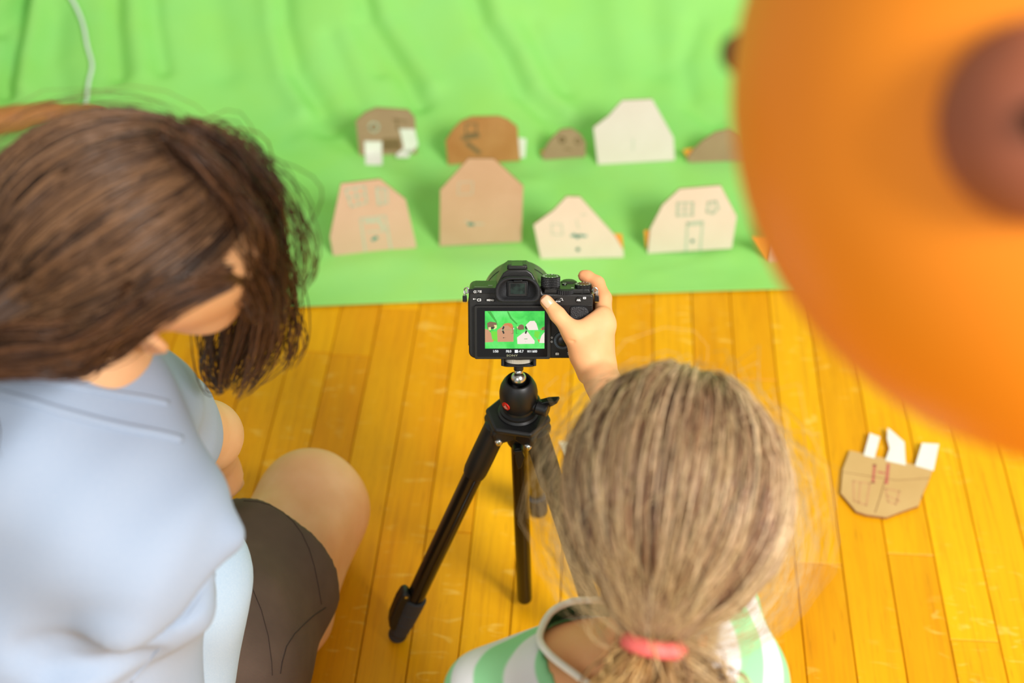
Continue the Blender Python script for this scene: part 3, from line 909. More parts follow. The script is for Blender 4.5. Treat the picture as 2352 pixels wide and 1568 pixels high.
# head knob with wing lever
kd = unit(np.array([1.0, -0.42, -0.05])); q = HB + z1 * -.012 + kd * .0155
mb = MB(); mb.lathe(q, kd, [(0, .0065), (.006, .0065), (.0065, .0085), (.0185, .0080), (.0195, .0070)], 28)
kx, ky, _ = frame(kd)
kz = unit(z1 - kd * (z1 @ kd)); ks = np.cross(kd, kz)
mb.prism([(-.004, .004), (.006, .0075), (.013, .0105), (.0235, .0115), (.025, .0085), (.020, .004), (.012, -.001), (.004, -.005)], q + kd * .004, unit(kd + np.array([0.3, 0.4, 0])), kz, ks, -.0045, .0045)
mb.obj('head_knob', M_blk, tri, 'auto', bevel=.0012)
# red maker's badge
az = unit(np.array([-0.66, -0.75, 0])); bz = -.0055; rr = .0208
bn = unit(az - z1 * .10); bc = HB + az * rr + z1 * bz; bx = unit(np.cross(z1, bn)); by = np.cross(bn, bx)
if bx[0] < 0: bx = -bx; by = by if by[2] > 0 else -by
mb = MB(); mb.lathe(bc - bn * .002, bn, [(0, .0050), (.0024, .0050)], 28); bd = mb.obj('badge', M_badge, tri, 'auto')
mb = MB(); o_ = bc + bn * .0006
for pts_ in ([(0, .0012), (-.0026, -.0022)], [(0, .0016), (0, -.0030)], [(0, .0012), (.0028, -.0024)], [(-.0013, -.0003), (-.0006, -.003)], [(.0013, -.0003), (.001, -.0028)], [(0, .0034), (.0001, .0028)]):
    ribbon(mb, pts_, .0006, o_, bx, by, bn, 0.0)
mb.obj('badge_emblem', M_badgew, bd, recalc=False)

# ------------------------------------------------------------------ digital camera
M_body = plain('camera_black', (0.011, 0.010, 0.008, 1), 0.4, nscale=900, bump=0.12)
M_bodyd = plain('camera_black_smooth', (0.004, 0.004, 0.004, 1), 0.32)
M_rubb = plain('camera_rubber', (0.007, 0.007, 0.008, 1), 0.7, nscale=600, bump=0.4)
M_lcdb = NT('lcd_glass'); M_lcdb.color((0.003, 0.003, 0.004, 1)); M_lcdb = M_lcdb.set(Roughness=0.08)
M_prt = plain('white_print', (0.85, 0.84, 0.8, 1), 0.5); M_prg = plain('grey_print', (0.30, 0.30, 0.26, 1), 0.5)
MW = AX + MT + np.array([-.0009, 0.0005, 0.0016])
SCL = np.array([1.027, 1.03, 1.025])
sony = thing('digital_camera', 'black mirrorless digital camera on the tripod showing the cardboard houses on its screen', 'camera', tuple(MW), (-T7, 0, 0))
sony.scale = SCL
OX, OY = 13.0, -22.0     # root sits at the tripod socket: local mm (x + 13, y - 22)


def A(x, y, z): return np.array([(x + OX), (y + OY), z]) * 0.001


def TA(x, y, z):
    p = A(x, y, z) * SCL; c, s = math.cos(T7), math.sin(T7)
    return MW + np.array([p[0], c * p[1] + s * p[2], -s * p[1] + c * p[2]])


XA, YA, ZA = np.array([1.0, 0, 0]), np.array([0, 1.0, 0]), np.array([0, 0, 1.0])
mm = lambda P: [(a * .001, b * .001) for a, b in P]


def slab(poly, y0, y1, name, mat, parent=sony, bevel=0.0, smooth='auto', **kw):
    """outline in (x, z) millimetres, extruded in depth y0..y1"""
    return MB().prism(mm(poly), A(0, 0, 0), XA, ZA, YA, y0 * .001, y1 * .001).obj(name, mat, parent, smooth, bevel=bevel * .001, seg=3, **kw)


def arc(cx, cz, r, a0, a1, n=6): return [(cx + r * math.cos(math.radians(a0 + (a1 - a0) * k / n)), cz + r * math.sin(math.radians(a0 + (a1 - a0) * k / n))) for k in range(n + 1)]


bo = arc(-56, 7, 7, 180, 270) + arc(59, 4, 4, 270, 360) + [(63, 62)] + arc(60, 64.3, 3, 0, 90, 4) + [(30, 67.6), (12, 68), (10, 73.5)] + [(-56, 74), (-60, 73), (-62.5, 70), (-63, 60)]
slab(bo, 0.0, 34, 'body', M_body, bevel=1.6)
slab([(-62.4, 68.2), (10, 68.2), (10, 73.2), (-61.5, 73.2)], -0.6, 2.0, 'body_trim', M_bodyd, bevel=.4)
slab(arc(44, 4, 4, 180, 270) + arc(59, 4, 4, 270, 360) + arc(58, 60, 5, 0, 90) + arc(46, 60, 6, 90, 180), 20, 56, 'grip', M_rubb, bevel=5)
slab([(-37, 68), (-33, 80), (-28, 89), (-23, 92.5), (-4, 92.5), (1, 89), (6, 80), (10, 68)], 1.0, 46, 'viewfinder_hump', M_body, bevel=1.5)
# lens
mb = MB(); mb.lathe(A(-12, 26, 43), YA, [(0, .036), (.004, .0378), (.012, .0384), (.040, .0384), (.0405, .0380), (.044, .0380), (.0445, .0386), (.068, .0386), (.070, .0375), (.0702, .035), (.055, .028)], 64)
lens = mb.obj('lens', M_bodyd, sony, 'auto')
mb = MB(); mb.sphere(A(-12, 80, 45), .029, 32, 12, rad=(1, .25, 1)); mb.obj('front_element', M_lcdb, lens, True)
# hot shoe
hs = slab([(-24, 92.2), (-3.5, 92.2), (-3.5, 95.4), (-24, 95.4)], 6, 27, 'hot_shoe', M_bodyd, bevel=.4)
slab([(-23.5, 95), (-19.5, 95), (-19.5, 96.6), (-23.5, 96.6)], 7, 27, 'shoe_rail', M_body, hs, .3)
slab([(-8, 95), (-4, 95), (-4, 96.6), (-8, 96.6)], 7, 27, 'shoe_rail', M_body, hs, .3)
slab([(-23, 92.4), (-4.5, 92.4), (-4.8, 96.2), (-22.7, 96.2)], 3.2, 6.2, 'shoe_cover', M_body, hs, .8)


def txt(s_, x, z, size, mat, y, parent, name='lettering', w=1.0, bold=0.0, nrm='back'):
    v2, f2 = text_mesh(s_, size * .001, bold * .001, w)
    if not v2: return
    vs = [A(x, y, z) + np.array([a, 0, b]) if nrm == 'back' else A(x, z, y) + np.array([a, b, 0]) for a, b in v2]
    return MB().add(vs, f2).obj(name, mat, parent, recalc=False)


# eyecup
def arch(s, cx=-13.4, cz=75.0, w=22.8, top=12.5, bot=-12.5):
    P = arc(w - 15, top - 15 + .5, 15, 0, 90, 7) + arc(-w + 15, top - 15 + .5, 15, 90, 180, 7) + arc(-w + 7, bot + 7, 7, 180, 270, 4) + arc(w - 7, bot + 7, 7, 270, 360, 4)
    return [(cx + a * s[0], cz + b * s[1]) for a, b in P]


def loft(loops, name, mat, parent, capend=True, smooth=True):
    mb = MB(); n = len(loops[0][0]); vs = []; fs = []
    for P, y in loops: vs += [A(a, y, b) for a, b in P]
    for i in range(len(loops) - 1):
        for k in range(n): fs.append((i * n + k, i * n + (k + 1) % n, (i + 1) * n + (k + 1) % n, (i + 1) * n + k))
    if capend: fs.append(tuple((len(loops) - 1) * n + k for k in range(n))); fs.append(tuple(range(n - 1, -1, -1)))
    return mb.add(vs, fs).obj(name, mat, parent, smooth)


ec = loft([(arch((.86, .9)), 1.5), (arch((.92, .95)), -6), (arch((1, 1)), -10.5), (arch((.99, .99)), -12.5), (arch((.94, .93)), -13.6), (arch((.86, .84)), -13.2), (arch((.78, .76), cz=75.2), -10), (arch((.60, .66), cz=75.2), -4.5)], 'eyecup', M_rubb, sony)
fr_ = slab([(-24, 66.5), (-3, 66.5), (-3, 83), (-24, 83)], -6.0, -4.2, 'eyepiece_frame', M_bodyd, ec, .6)
slab([(-22.3, 67.2), (-4.7, 67.2), (-4.7, 81.2), (-22.3, 81.2)], -6.9, -5.6, 'eyepiece_bezel', M_body, ec, .3)
t = NT('eyepiece_glass'); v = t.coords(); t.color(t.ramp(t.noise(v, 160, 3), [(0.35, srgb(14, 20, 18)), (0.7, srgb(40, 56, 48))])); t.set(Roughness=0.1)
slab([(-20.4, 69.6), (-6.2, 69.6), (-6.2, 80.2), (-20.4, 80.2)], -7.15, -6.7, 'eyepiece_glass', t.m, ec, .2)
slab([(-17.5, 81.6), (-8.5, 81.6), (-8.5, 84.2), (-17.5, 84.2)], -8.4, -5.0, 'eye_sensor', M_bodyd, ec, .6)
# tilting screen
lcd = slab(rrect(76.7, 56, 1.6, 3) and [(a - 18.6, b + 28.6) for a, b in rrect(76.7, 56, 1.6, 3)], -4.6, .3, 'screen_frame', M_body, bevel=.4)
slab([(a - 18.7, b + 29.0) for a, b in rrect(71.2, 51.6, 1.2, 3)], -4.9, -4.3, 'screen_glass', M_lcdb, lcd, .15)
# live picture on the screen: u, v in pixels of a 1495 x 970 picture
SX0, SX1, SZ1, SZ0 = -46.3, 13.9, 51.3, 12.0
t = NT('screen_green'); v = t.coords(); a = t.noise(v, 38, 4, 0.6, 0.4); b = t.noise(v, 90, 3)
c = t.ramp(a, [(0.32, srgb(20, 176, 66)), (0.5, srgb(72, 222, 92)), (0.7, srgb(120, 240, 130))])
c = t.mix(t.math('MULTIPLY', b, 0.25), c, srgb(96, 214, 52))
t.l(c, t.b.inputs['Emission Color']); t.b.inputs['Emission Strength'].default_value = 0.80; t.color((.005, .005, .005, 1)); t.set(Roughness=.3)
disp_o = slab([(SX0, SZ0), (SX1, SZ0), (SX1, SZ1), (SX0, SZ1)], -5.02, -4.8, 'live_picture', t.m, lcd)


def sp(x, y): return (SX0 + (x - 410) / 1495 * (SX1 - SX0), SZ1 - (y - 232) / 968 * (SZ1 - SZ0))


def patch(P, mat, y, name='picture_detail'):
    P = [sp(min(max(a, 411), 1904), min(max(b, 233), 1199)) for a, b in P]
    MB().add([A(a, y, b) for a, b in P], [tuple(range(len(P)))]).obj(name, mat, lcd, recalc=False)


def em(n_, r, g, b, s=.78): return emit('screen_' + n_, srgb(r, g, b), s)


eT, eB, eD, eW, eP, eO, eK, eG = em('tan', 200, 146, 108), em('brown', 206, 128, 70), em('dark', 128, 92, 66), em('white', 240, 226, 214), em('paleyellow', 226, 222, 150), em('orange', 212, 130, 60), em('black', 30, 34, 24), em('shade', 50, 170, 50)
eG2 = em('lime', 110, 216, 50)
for P, m, y in [
    ([(560, 740), (720, 760), (715, 1010), (610, 1000)], eG2, -5.04), ([(1660, 740), (1800, 760), (1740, 960), (1640, 880)], eG2, -5.04),
    ([(960, 240), (1000, 240), (1080, 400), (1230, 560), (1200, 580), (1040, 420)], eG, -5.04), ([(470, 240), (560, 240), (700, 480), (740, 620), (680, 520)], eG, -5.04),
    ([(465, 540), (540, 500), (690, 525), (712, 600), (650, 640), (640, 692), (478, 692)], eD, -5.06), ([(560, 640), (640, 640), (630, 690), (560, 690)], eK, -5.08),
    ([(495, 645), (560, 645), (560, 725), (500, 722)], eP, -5.08), ([(632, 588), (706, 590), (708, 660), (650, 702), (612, 696), (660, 655)], eP, -5.08),
    ([(411, 690), (480, 706), (560, 790), (605, 1030), (411, 1040)], eT, -5.06), ([(600, 960), (625, 960), (622, 1010), (606, 1030)], eO, -5.05),
    ([(830, 720), (850, 610), (900, 552), (990, 535), (1080, 552), (1115, 610), (1118, 722)], eB, -5.06), ([(1118, 660), (1142, 664), (1140, 706), (1118, 706)], eW, -5.06),
    ([(715, 722), (870, 605), (980, 600), (1130, 722), (1125, 1022), (725, 1026)], eT, -5.08),
    ([(1225, 692), (1240, 640), (1270, 590), (1330, 570), (1385, 605), (1395, 700), (1280, 716)], eD, -5.06), ([(1200, 630), (1244, 626), (1230, 690)], eP, -5.05),
    ([(1435, 590), (1540, 485), (1650, 482), (1700, 550), (1750, 715), (1500, 722)], eW, -5.06),
    ([(1215, 910), (1370, 790), (1420, 762), (1480, 762), (1660, 1000), (1655, 1075), (1225, 1082)], eW, -5.06),
    ([(1904, 775), (1830, 860), (1795, 960), (1775, 1054), (1904, 1056)], eW, -5.06), ([(1725, 960), (1790, 965), (1770, 1052)], eO, -5.05),
    ([(1904, 620), (1850, 650), (1810, 700), (1830, 724), (1904, 716)], eD, -5.06), ([(1795, 690), (1850, 684), (1830, 722)], eO, -5.08),
    ([(855, 915), (900, 908), (890, 928), (866, 930)], eK, -5.10), ([(905, 918), (950, 922), (905, 924)], eK, -5.10), ([(1395, 945), (1475, 940), (1475, 955), (1395, 958)], eG, -5.10), ([(1424, 1016), (1434, 1016), (1430, 1032)], eK, -5.10)]:
    patch(P, m, y)
for cx_, sg in ((1010, -1), (1300, 1)):   # level gauge arcs
    for a0, a1 in ((-37, -4), (4, 37)):
        P = []
        for k in range(7): a = math.radians(a0 + (a1 - a0) * k / 6); P.append((cx_ + sg * 172 * math.cos(a), 718 + 172 * math.sin(a)))
        for k in range(7): a = math.radians(a1 - (a1 - a0) * k / 6); P.append((cx_ + sg * 130 * math.cos(a), 718 + 130 * math.sin(a)))
        patch(P if sg < 0 else P[::-1], eK, -5.12)
eGL = em('gauge', 170, 226, 176)
for P, m in [([(812, 714), (890, 714), (890, 724), (812, 724)], eGL), ([(1410, 716), (1480, 716), (1480, 724), (1410, 724)], eGL), ([(900, 716), (1400, 716), (1400, 720), (900, 720)], eG),
             ([(1110, 640), (1118, 640), (1118, 812), (1110, 812)], eK), ([(1068, 806), (1118, 806), (1118, 812), (1068, 812)], eK), ([(1188, 640), (1196, 640), (1196, 812), (1188, 812)], eK), ([(1188, 806), (1244, 806), (1244, 812), (1188, 812)], eK)]:
    patch(P, m, -5.13)
eTX = em('text', 236, 238, 236, .9)
for s_, x, w_ in (('1/50', -35.7, .92), ('F8.0', -22.4, .9), ('-0.7', -9.9, .95), ('ISO', -1.6, .85), ('1600', 3.6, .82)):
    txt(s_, x, 8.9, 3.6 if s_ != 'ISO' else 2.9, eTX, -4.96, lcd, w=w_, bold=.07)
slab([(-16.2, 7.5), (-12.9, 7.5), (-12.9, 10.5), (-16.2, 10.5)], -4.98, -4.85, 'exposure_icon', eTX, lcd)
txt('SONY', -18.9, 4.5, 2.9, plain('logo_grey', srgb(150, 150, 120), 0.5), -4.96, lcd, w=1.5, bold=.03)
# left buttons and lettering


def button(x, z, r, name, w=0.0, y=-1.3, mat=None):
    P = arc(x + w, z, r, -90, 90, 10) + arc(x - w, z, r, 90, 270, 10)
    slab([((a - x) * 1.15 + x, (b - z) * 1.15 + z) for a, b in P], -.25, .2, name + '_well', M_bodyd)
    return slab(P, y, .5, name, mat or M_body, bevel=.35)


b_ = button(-52.2, 61.8, 2.6, 'round_button'); txt('C3', -52.2, 61.8, 3.7, M_prt, -1.36, b_, bold=.1)
b_ = button(-40.8, 61.6, 1.7, 'menu_button', 3.0); txt('MENU', -40.8, 61.7, 2.7, M_prt, -1.36, b_, w=.95, bold=.08)
txt('\u03b1', -56.2, 70.4, 4.4, M_prt, -.66, sony, bold=.06, w=1.1); txt('7', -53.0, 70.5, 2.9, M_prt, -.66, sony, bold=.05)
for k in range(3): slab([(-51.6 + k * .75, 69.4), (-51.2 + k * .75, 69.4), (-51.2 + k * .75, 71.6), (-51.6 + k * .75, 71.6)], -.66, -.6, 'numeral_stroke', M_prt)
for z in (69.35, 71.45): slab([(-51.8, z), (-49.5, z), (-49.5, z + .25), (-51.8, z + .25)], -.66, -.6, 'numeral_stroke', M_prt)
slab(arc(-57.6, 62.6, .7, 0, 360, 10)[:-1], -.1, .0, 'lock_symbol', M_prt); slab([(-57, 62.45), (-54.8, 62.45), (-54.8, 62.8), (-57, 62.8)], -.1, 0, 'lock_symbol', M_prt)
# right-hand controls
b_ = button(48.3, 61.8, 3.0, 'exposure_lock_button'); txt('AEL', 48.3, 61.7, 2.6, M_prt, -1.36, b_, bold=.1, w=.95)
slab([(52.7, 62.6), (55.6, 62.6), (55.6, 64.7), (52.7, 64.7)], -.1, 0, 'index_icon', M_prt); slab(arc(54.15, 63.6, .55, 0, 360, 8)[:-1], -.14, -.1, 'index_icon', M_bodyd)
b_ = button(27.4, 60.4, 3.1, 'focus_button'); txt('AF-ON', 27.4, 60.4, 1.9, M_prt, -1.36, b_, bold=.06, w=.85)
mb = MB(); mb.lathe(A(30.9, -.1, 62.4), YA, [(0, .0012), (.0001, .0012)], 16); mb.obj('magnifier_icon', M_prt, sony); mb = MB(); mb.lathe(A(30.9, -.15, 62.4), YA, [(0, .0009), (.0001, .0009)], 16); mb.obj('magnifier_icon', M_body, sony)
slab([(31.6, 61.6), (32.5, 60.8), (32.9, 61.1), (32.0, 61.9)], -.12, 0, 'magnifier_icon', M_prt)
slab([(20.9, 1.2), (62, 1.2), (62, 56.2), (20.9, 56.2)], -.35, .1, 'control_panel', M_bodyd, bevel=.3)
tr_ = [(39.5, 44.5)] + arc(42.5, 52.2, 3, 180, 90, 4) + arc(51, 47.4, 8, 90, -10, 8) + [(56, 38)] + arc(52, 37, 3, -20, -90, 4) + [(46, 36)]
t = NT('thumb_rest_leather'); v = t.coords(); vo = t.n('ShaderNodeTexVoronoi', Scale=900.0); t.l(v, vo.inputs[0]); t.color((.016, .016, .017, 1)); t.set(Roughness=.55); t.bump(vo.outputs['Distance'], .8, .0006)
slab(tr_, -2.4, .2, 'thumb_rest', t.m, bevel=1.0)
# control wheel
mb = MB(); mb.lathe(A(32.5, -2.6, 19.6), YA, [(0, .0062), (.0002, .0092), (.0026, .0096)], 48); wh = mb.obj('control_wheel', M_bodyd, sony, 'auto')
M_spoke = plain('wheel_teeth', srgb(130, 150, 170), .35, .6)
mb = MB()
for k in range(40):
    a = 2 * math.pi * k / 40; o_ = A(32.5, -2.75, 19.6) + np.array([math.cos(a), 0, math.sin(a)]) * .0079
    mb.box(o_, (.0021, .0004, .00035), np.array([[math.cos(a), 0, -math.sin(a)], [0, 1, 0], [math.sin(a), 0, math.cos(a)]]))
mb.obj('wheel_teeth', M_spoke, wh)
mb = MB(); mb.sphere(A(32.5, -2.4, 19.6), .0056, 32, 12, rad=(1, .3, 1)); mb.obj('centre_button', M_bodyd, wh, True)
mb = MB(); mb.lathe(A(32.5, -.5, 19.6), YA, [(0, .0104), (.0006, .0104)], 48); mb.obj('wheel_ring', M_body, sony, 'auto')
b_ = button(27.1, 5.2, 2.4, 'playback_button'); slab([(25.5, 4.2), (28.7, 4.2), (28.7, 6.3), (25.5, 6.3)], -1.36, -1.3, 'play_icon', M_prt, b_); slab([(25.9, 4.55), (28.3, 4.55), (28.3, 5.95), (25.9, 5.95)], -1.40, -1.36, 'play_icon', M_bodyd, b_); slab([(26.6, 4.75), (27.8, 5.25), (26.6, 5.75)], -1.44, -1.4, 'play_icon', M_prt, b_)
b_ = button(38.9, 5.2, 2.4, 'delete_button'); slab([(37.9, 3.8), (39.9, 3.8), (40.1, 6.1), (37.7, 6.1)], -1.36, -1.3, 'bin_icon', M_prg, b_); slab([(37.4, 6.4), (40.4, 6.6), (40.4, 7.0), (37.4, 6.8)], -1.36, -1.3, 'bin_icon', M_prt, b_)
for (x, z) in ((21.4, 22.2), (21.3, 17.9)): slab(arc(x + .1, z, .95, 0, 360, 12)[:-1], -.42, -.35, 'drive_icon', M_prt); slab(arc(x + .1, z, .65, 0, 360, 12)[:-1], -.46, -.42, 'drive_icon', M_bodyd)


def dial(x, y, z0, z1_, r, name, n, depth=.25, mat=M_bodyd, knurl=True):
    mb = MB()
    pts = []
    for k in range(2 * n):
        q = r - (depth if k % 2 else 0); a = math.pi * k / n; pts.append((q * .001 * math.cos(a), q * .001 * math.sin(a)))
    mb.prism(pts, A(x, y, 0), XA, YA, ZA, z0 * .001, (z1_ - .5) * .001)
    mb.lathe(A(x, y, z1_ - .5), ZA, [(0, (r - .2) * .001), (.0004, (r - .6) * .001), (.0005, (r - 1) * .001)], 40)
    return mb.obj(name, mat, sony, False)


md = dial(20.2, 13, 72.5, 83.5, 9.7, 'mode_dial', 44, .45)
mb = MB(); mb.lathe(A(20.2, 13, 69), ZA, [(0, .0092), (.004, .0092)], 36); mb.obj('dial_collar', M_body, sony, 'auto')
# diamond knurl and top markings
mb = MB()
for row in range(5):
    for k in range(54):
        a = 2 * math.pi * (k + .5 * (row % 2)) / 54; o_ = A(20.2, 13, 74.6 + row * 1.75) + np.array([math.cos(a), math.sin(a), 0]) * .00965
        e1 = np.array([-math.sin(a), math.cos(a), 0]) * .0004; e2 = ZA * .00062; e3 = np.array([math.cos(a), math.sin(a), 0]) * .0003
        mb.add([o_ - e1, o_ - e2, o_ + e1, o_ + e2, o_ + e3], [(0, 1, 4), (1, 2, 4), (2, 3, 4), (3, 0, 4)])
mb.obj('knurl', plain('knurl_grey', (.07, .07, .07, 1), .35), md)
mb = MB(); r_ = random.Random(2)
for k in range(14):
    a = 2 * math.pi * k / 14; o_ = A(20.2, 13, 83.56) + np.array([math.cos(a), math.sin(a), 0]) * .0073
    R_ = np.array([[math.cos(a), -math.sin(a), 0], [math.sin(a), math.cos(a), 0], [0, 0, 1]])
    for j in range(r_.choice((1, 2, 2))): mb.box(o_ + R_ @ np.array([(j - .5) * .0011, 0, 0]), (.0006, .0016, .00006), R_)
mb.obj('dial_markings', M_prt, md)
cd = dial(53.2, 12, 67.5, 75.6, 8.6, 'exposure_dial', 60, .2)
mb = MB()
for k in range(13):
    a = 2 * math.pi * k / 13; o_ = A(53.2, 12, 75.66) + np.array([math.cos(a), math.sin(a), 0]) * .0066
    R_ = np.array([[math.cos(a), -math.sin(a), 0], [math.sin(a), math.cos(a), 0], [0, 0, 1]])
    mb.box(o_, (.0007, .0013, .00006), R_); mb.box(o_ + R_ @ np.array([.0011, .0004, 0]), (.0005, .0005, .00006), R_)
mb.obj('dial_markings', M_prt, cd)
dial(34.6, 7.2, 67.0, 71.6, 9.4, 'rear_dial', 26, .8, M_rubb)
slab([(13, 67.4), (60, 67.4), (59, 71.9), (14, 71.9)], 3.5, 31, 'top_deck', M_body, bevel=.8)
mb = MB(); mb.lathe(A(39.5, 36, 66), ZA, [(0, .009), (.006, .0085), (.0075, .006), (.0077, .003)], 32); mb.obj('shutter_button', M_body, sony, 'auto')
for x, y, s_ in ((34.6, 24, 'C2'), (48.5, 22, 'C1')):
    mb = MB(); mb.lathe(A(x, y, 70.5), ZA, [(0, .0027), (.0022, .0027), (.0026, .0024)], 24); b_ = mb.obj('round_button', M_bodyd, sony, 'auto')
    txt(s_, x, y, 3.0, M_prt, 73.2, b_, nrm='top', bold=.08)
slab([(41.0, 71.9), (43.6, 71.9), (43.6, 72.05), (41.0, 72.05)], 9.6, 10.3, 'index_mark', M_prt)
slab([(-43, 74.05), (-38.6, 74.05), (-38.6, 74.2), (-43, 74.2)], 10.5, 11.3, 'index_mark', M_prt)
slab([(-57, 74.02), (-38.8, 74.02), (-38.8, 74.12), (-57, 74.12)], 5.0, 5.4, 'seam_mark', M_prg)
# strap lugs with rings and clips
for sg in (-1, 1):
    x0 = sg * 63.2
    mb = MB(); ring = [A(x0 + sg * (1.8 + 2.4 * math.sin(a)), 8, 69.5 + 2.9 * math.cos(a)) for a in np.linspace(0, 2 * math.pi, 21)]
    mb.tube(ring, .0007, 8); mb.box(A(x0 + sg * .6, 8, 70), (.0016, .004, .0066)); lg_ = mb.obj('strap_lug', M_steel, sony, 'auto')
    mb = MB()
    for q in (-.75, .75): mb.tube([A(x0 + sg * 3.6 + q, 6.6, 69.6), A(x0 + sg * 3.6 + q, 5.4, 67), A(x0 + sg * 3.6 + q, 6, 63.8)], .00055, 8)
    mb.obj('strap_ring', M_steel, lg_, 'auto')
    slab([(x0 + sg * 3.6 - 2.2, 58.6), (x0 + sg * 3.6 + 2.2, 58.6), (x0 + sg * 3.6 + 2.2, 64.6), (x0 + sg * 3.6 - 2.2, 64.6)], 4.2, 8.0, 'strap_clip', M_bodyd, lg_, .5)
    slab([(x0 + sg * 3.6 - 1.6, 57.7), (x0 + sg * 3.6 + 1.6, 57.7), (x0 + sg * 3.6 + 1.6, 58.9), (x0 + sg * 3.6 - 1.6, 58.9)], 4.8, 7.4, 'strap_stitch', plain('ochre_thread', srgb(150, 116, 40), .8), lg_)
# side door seam, left
slab([(-63.6, 12), (-62.6, 12), (-62.6, 58), (-63.6, 58)], 6, 26, 'port_door', M_rubb, bevel=.4)

# ------------------------------------------------------------------ people
M_skin = mat_skin('skin_light', srgb(238, 168, 114), srgb(244, 182, 128), srgb(236, 144, 98))
M_skin2 = mat_skin('skin_tan', srgb(226, 172, 122), srgb(236, 186, 138), srgb(228, 156, 114))
M_nail = plain('nail_pink', srgb(240, 182, 144), 0.3, var=0.02)
M_eye = plain('eye_white', srgb(236, 232, 226), 0.2); M_iris = plain('iris_brown', srgb(70, 44, 26), 0.2); M_lip = plain('lip', srgb(200, 116, 104), 0.5)


def basis(f, r):
    f = unit(f); r = np.asarray(r, float); r = unit(r - f * (r @ f)); return f, r, np.cross(r, f)


def head_prims(C, f, r, u, s, ear_out=1.0, ear_f=0.0):
    """f face direction, r the person's right, u crown; s scale (1 = adult)"""
    P = lambda a, b, c: C + s * (a * f + b * r + c * u)
    R = np.stack([f, r, u], 1)
    L = [ell(P(-.008, 0, .018), np.array([.094, .074, .088]) * s, R), ell(P(.030, 0, -.030), np.array([.058, .056, .070]) * s, R, .03 * s),
         ell(P(.048, 0, -.078), np.array([.034, .034, .026]) * s, R, .03 * s), ell(P(.070, 0, -.088), np.array([.016, .018, .014]) * s, R, .02 * s),
         cap(P(.088, 0, -.006), P(.101, 0, -.038), .007 * s, .011 * s, .012 * s), ell(P(.096, .011, -.041), .0068 * s, None, .008 * s), ell(P(.096, -.011, -.041), .0068 * s, None, .008 * s),
         cap(P(.078, .035, .012), P(.086, .012, .010), .008 * s, .008 * s, .012 * s), cap(P(.078, -.035, .012), P(.086, -.012, .010), .008 * s, .008 * s, .012 * s),
         ell(P(.055, .040, -.032), .022 * s, None, .03 * s), ell(P(.055, -.040, -.032), .022 * s, None, .03 * s),
         cap(P(.083, .018, -.064), P(.090, 0, -.062), .004 * s, .007 * s, .008 * s), cap(P(.083, -.018, -.064), P(.090, 0, -.062), .004 * s, .007 * s, .008 * s),
         cap(P(.082, .015, -.072), P(.088, 0, -.073), .004 * s, .006 * s, .006 * s), cap(P(.082, -.015, -.072), P(.088, 0, -.073), .004 * s, .006 * s, .006 * s)]
    for g in (1, -1):
        L += [dict(ell(P(.082, g * .029, -.006), .0125 * s, None, .006 * s), op='-')]
        e0 = P(-.012 + ear_f, g * .076 * ear_out, -.010)
        ea = unit(u * 1.0 - f * .18); eb = unit(np.cross(r, ea)); en = r * g
        en = unit(en - f * .35); Re = np.stack([ea, unit(np.cross(en, ea)), en], 1)
        L += [ell(e0 + ea * .010 * s, np.array([.0225, .017, .0065]) * s, Re, .005 * s), ell(e0 - ea * .022 * s + f * .003 * s, np.array([.013, .010, .006]) * s, Re, .006 * s),
              dict(ell(e0 + ea * .009 * s + en * .006 * s + f * .001 * s, np.array([.015, .0095, .005]) * s, Re, .003 * s), op='-'),
              dict(ell(e0 - ea * .008 * s + en * .005 * s + f * .004 * s, np.array([.007, .006, .007]) * s, Re, .003 * s), op='-'),
              cap(e0 + ea * .004 * s + f * .012 * s + en * .001 * s, e0 - ea * .008 * s + f * .012 * s + en * .001 * s, .004 * s, .004 * s, .004 * s)]
    return L


def face_bits(C, f, r, u, s, parent, O):
    P = lambda a, b, c: C - O + s * (a * f + b * r + c * u)
    for g in (1, -1):
        e = MB(); e.sphere(P(.0775, g * .029, -.006), .0118 * s, 20, 12); eo = e.obj('eye', M_eye, parent, True)
        e = MB(); e.sphere(P(.0868, g * .029, -.008), .0048 * s, 16, 8, R=np.stack([r, u, f], 1), rad=(1, 1, .6)); e.obj('iris', M_iris, eo, True)


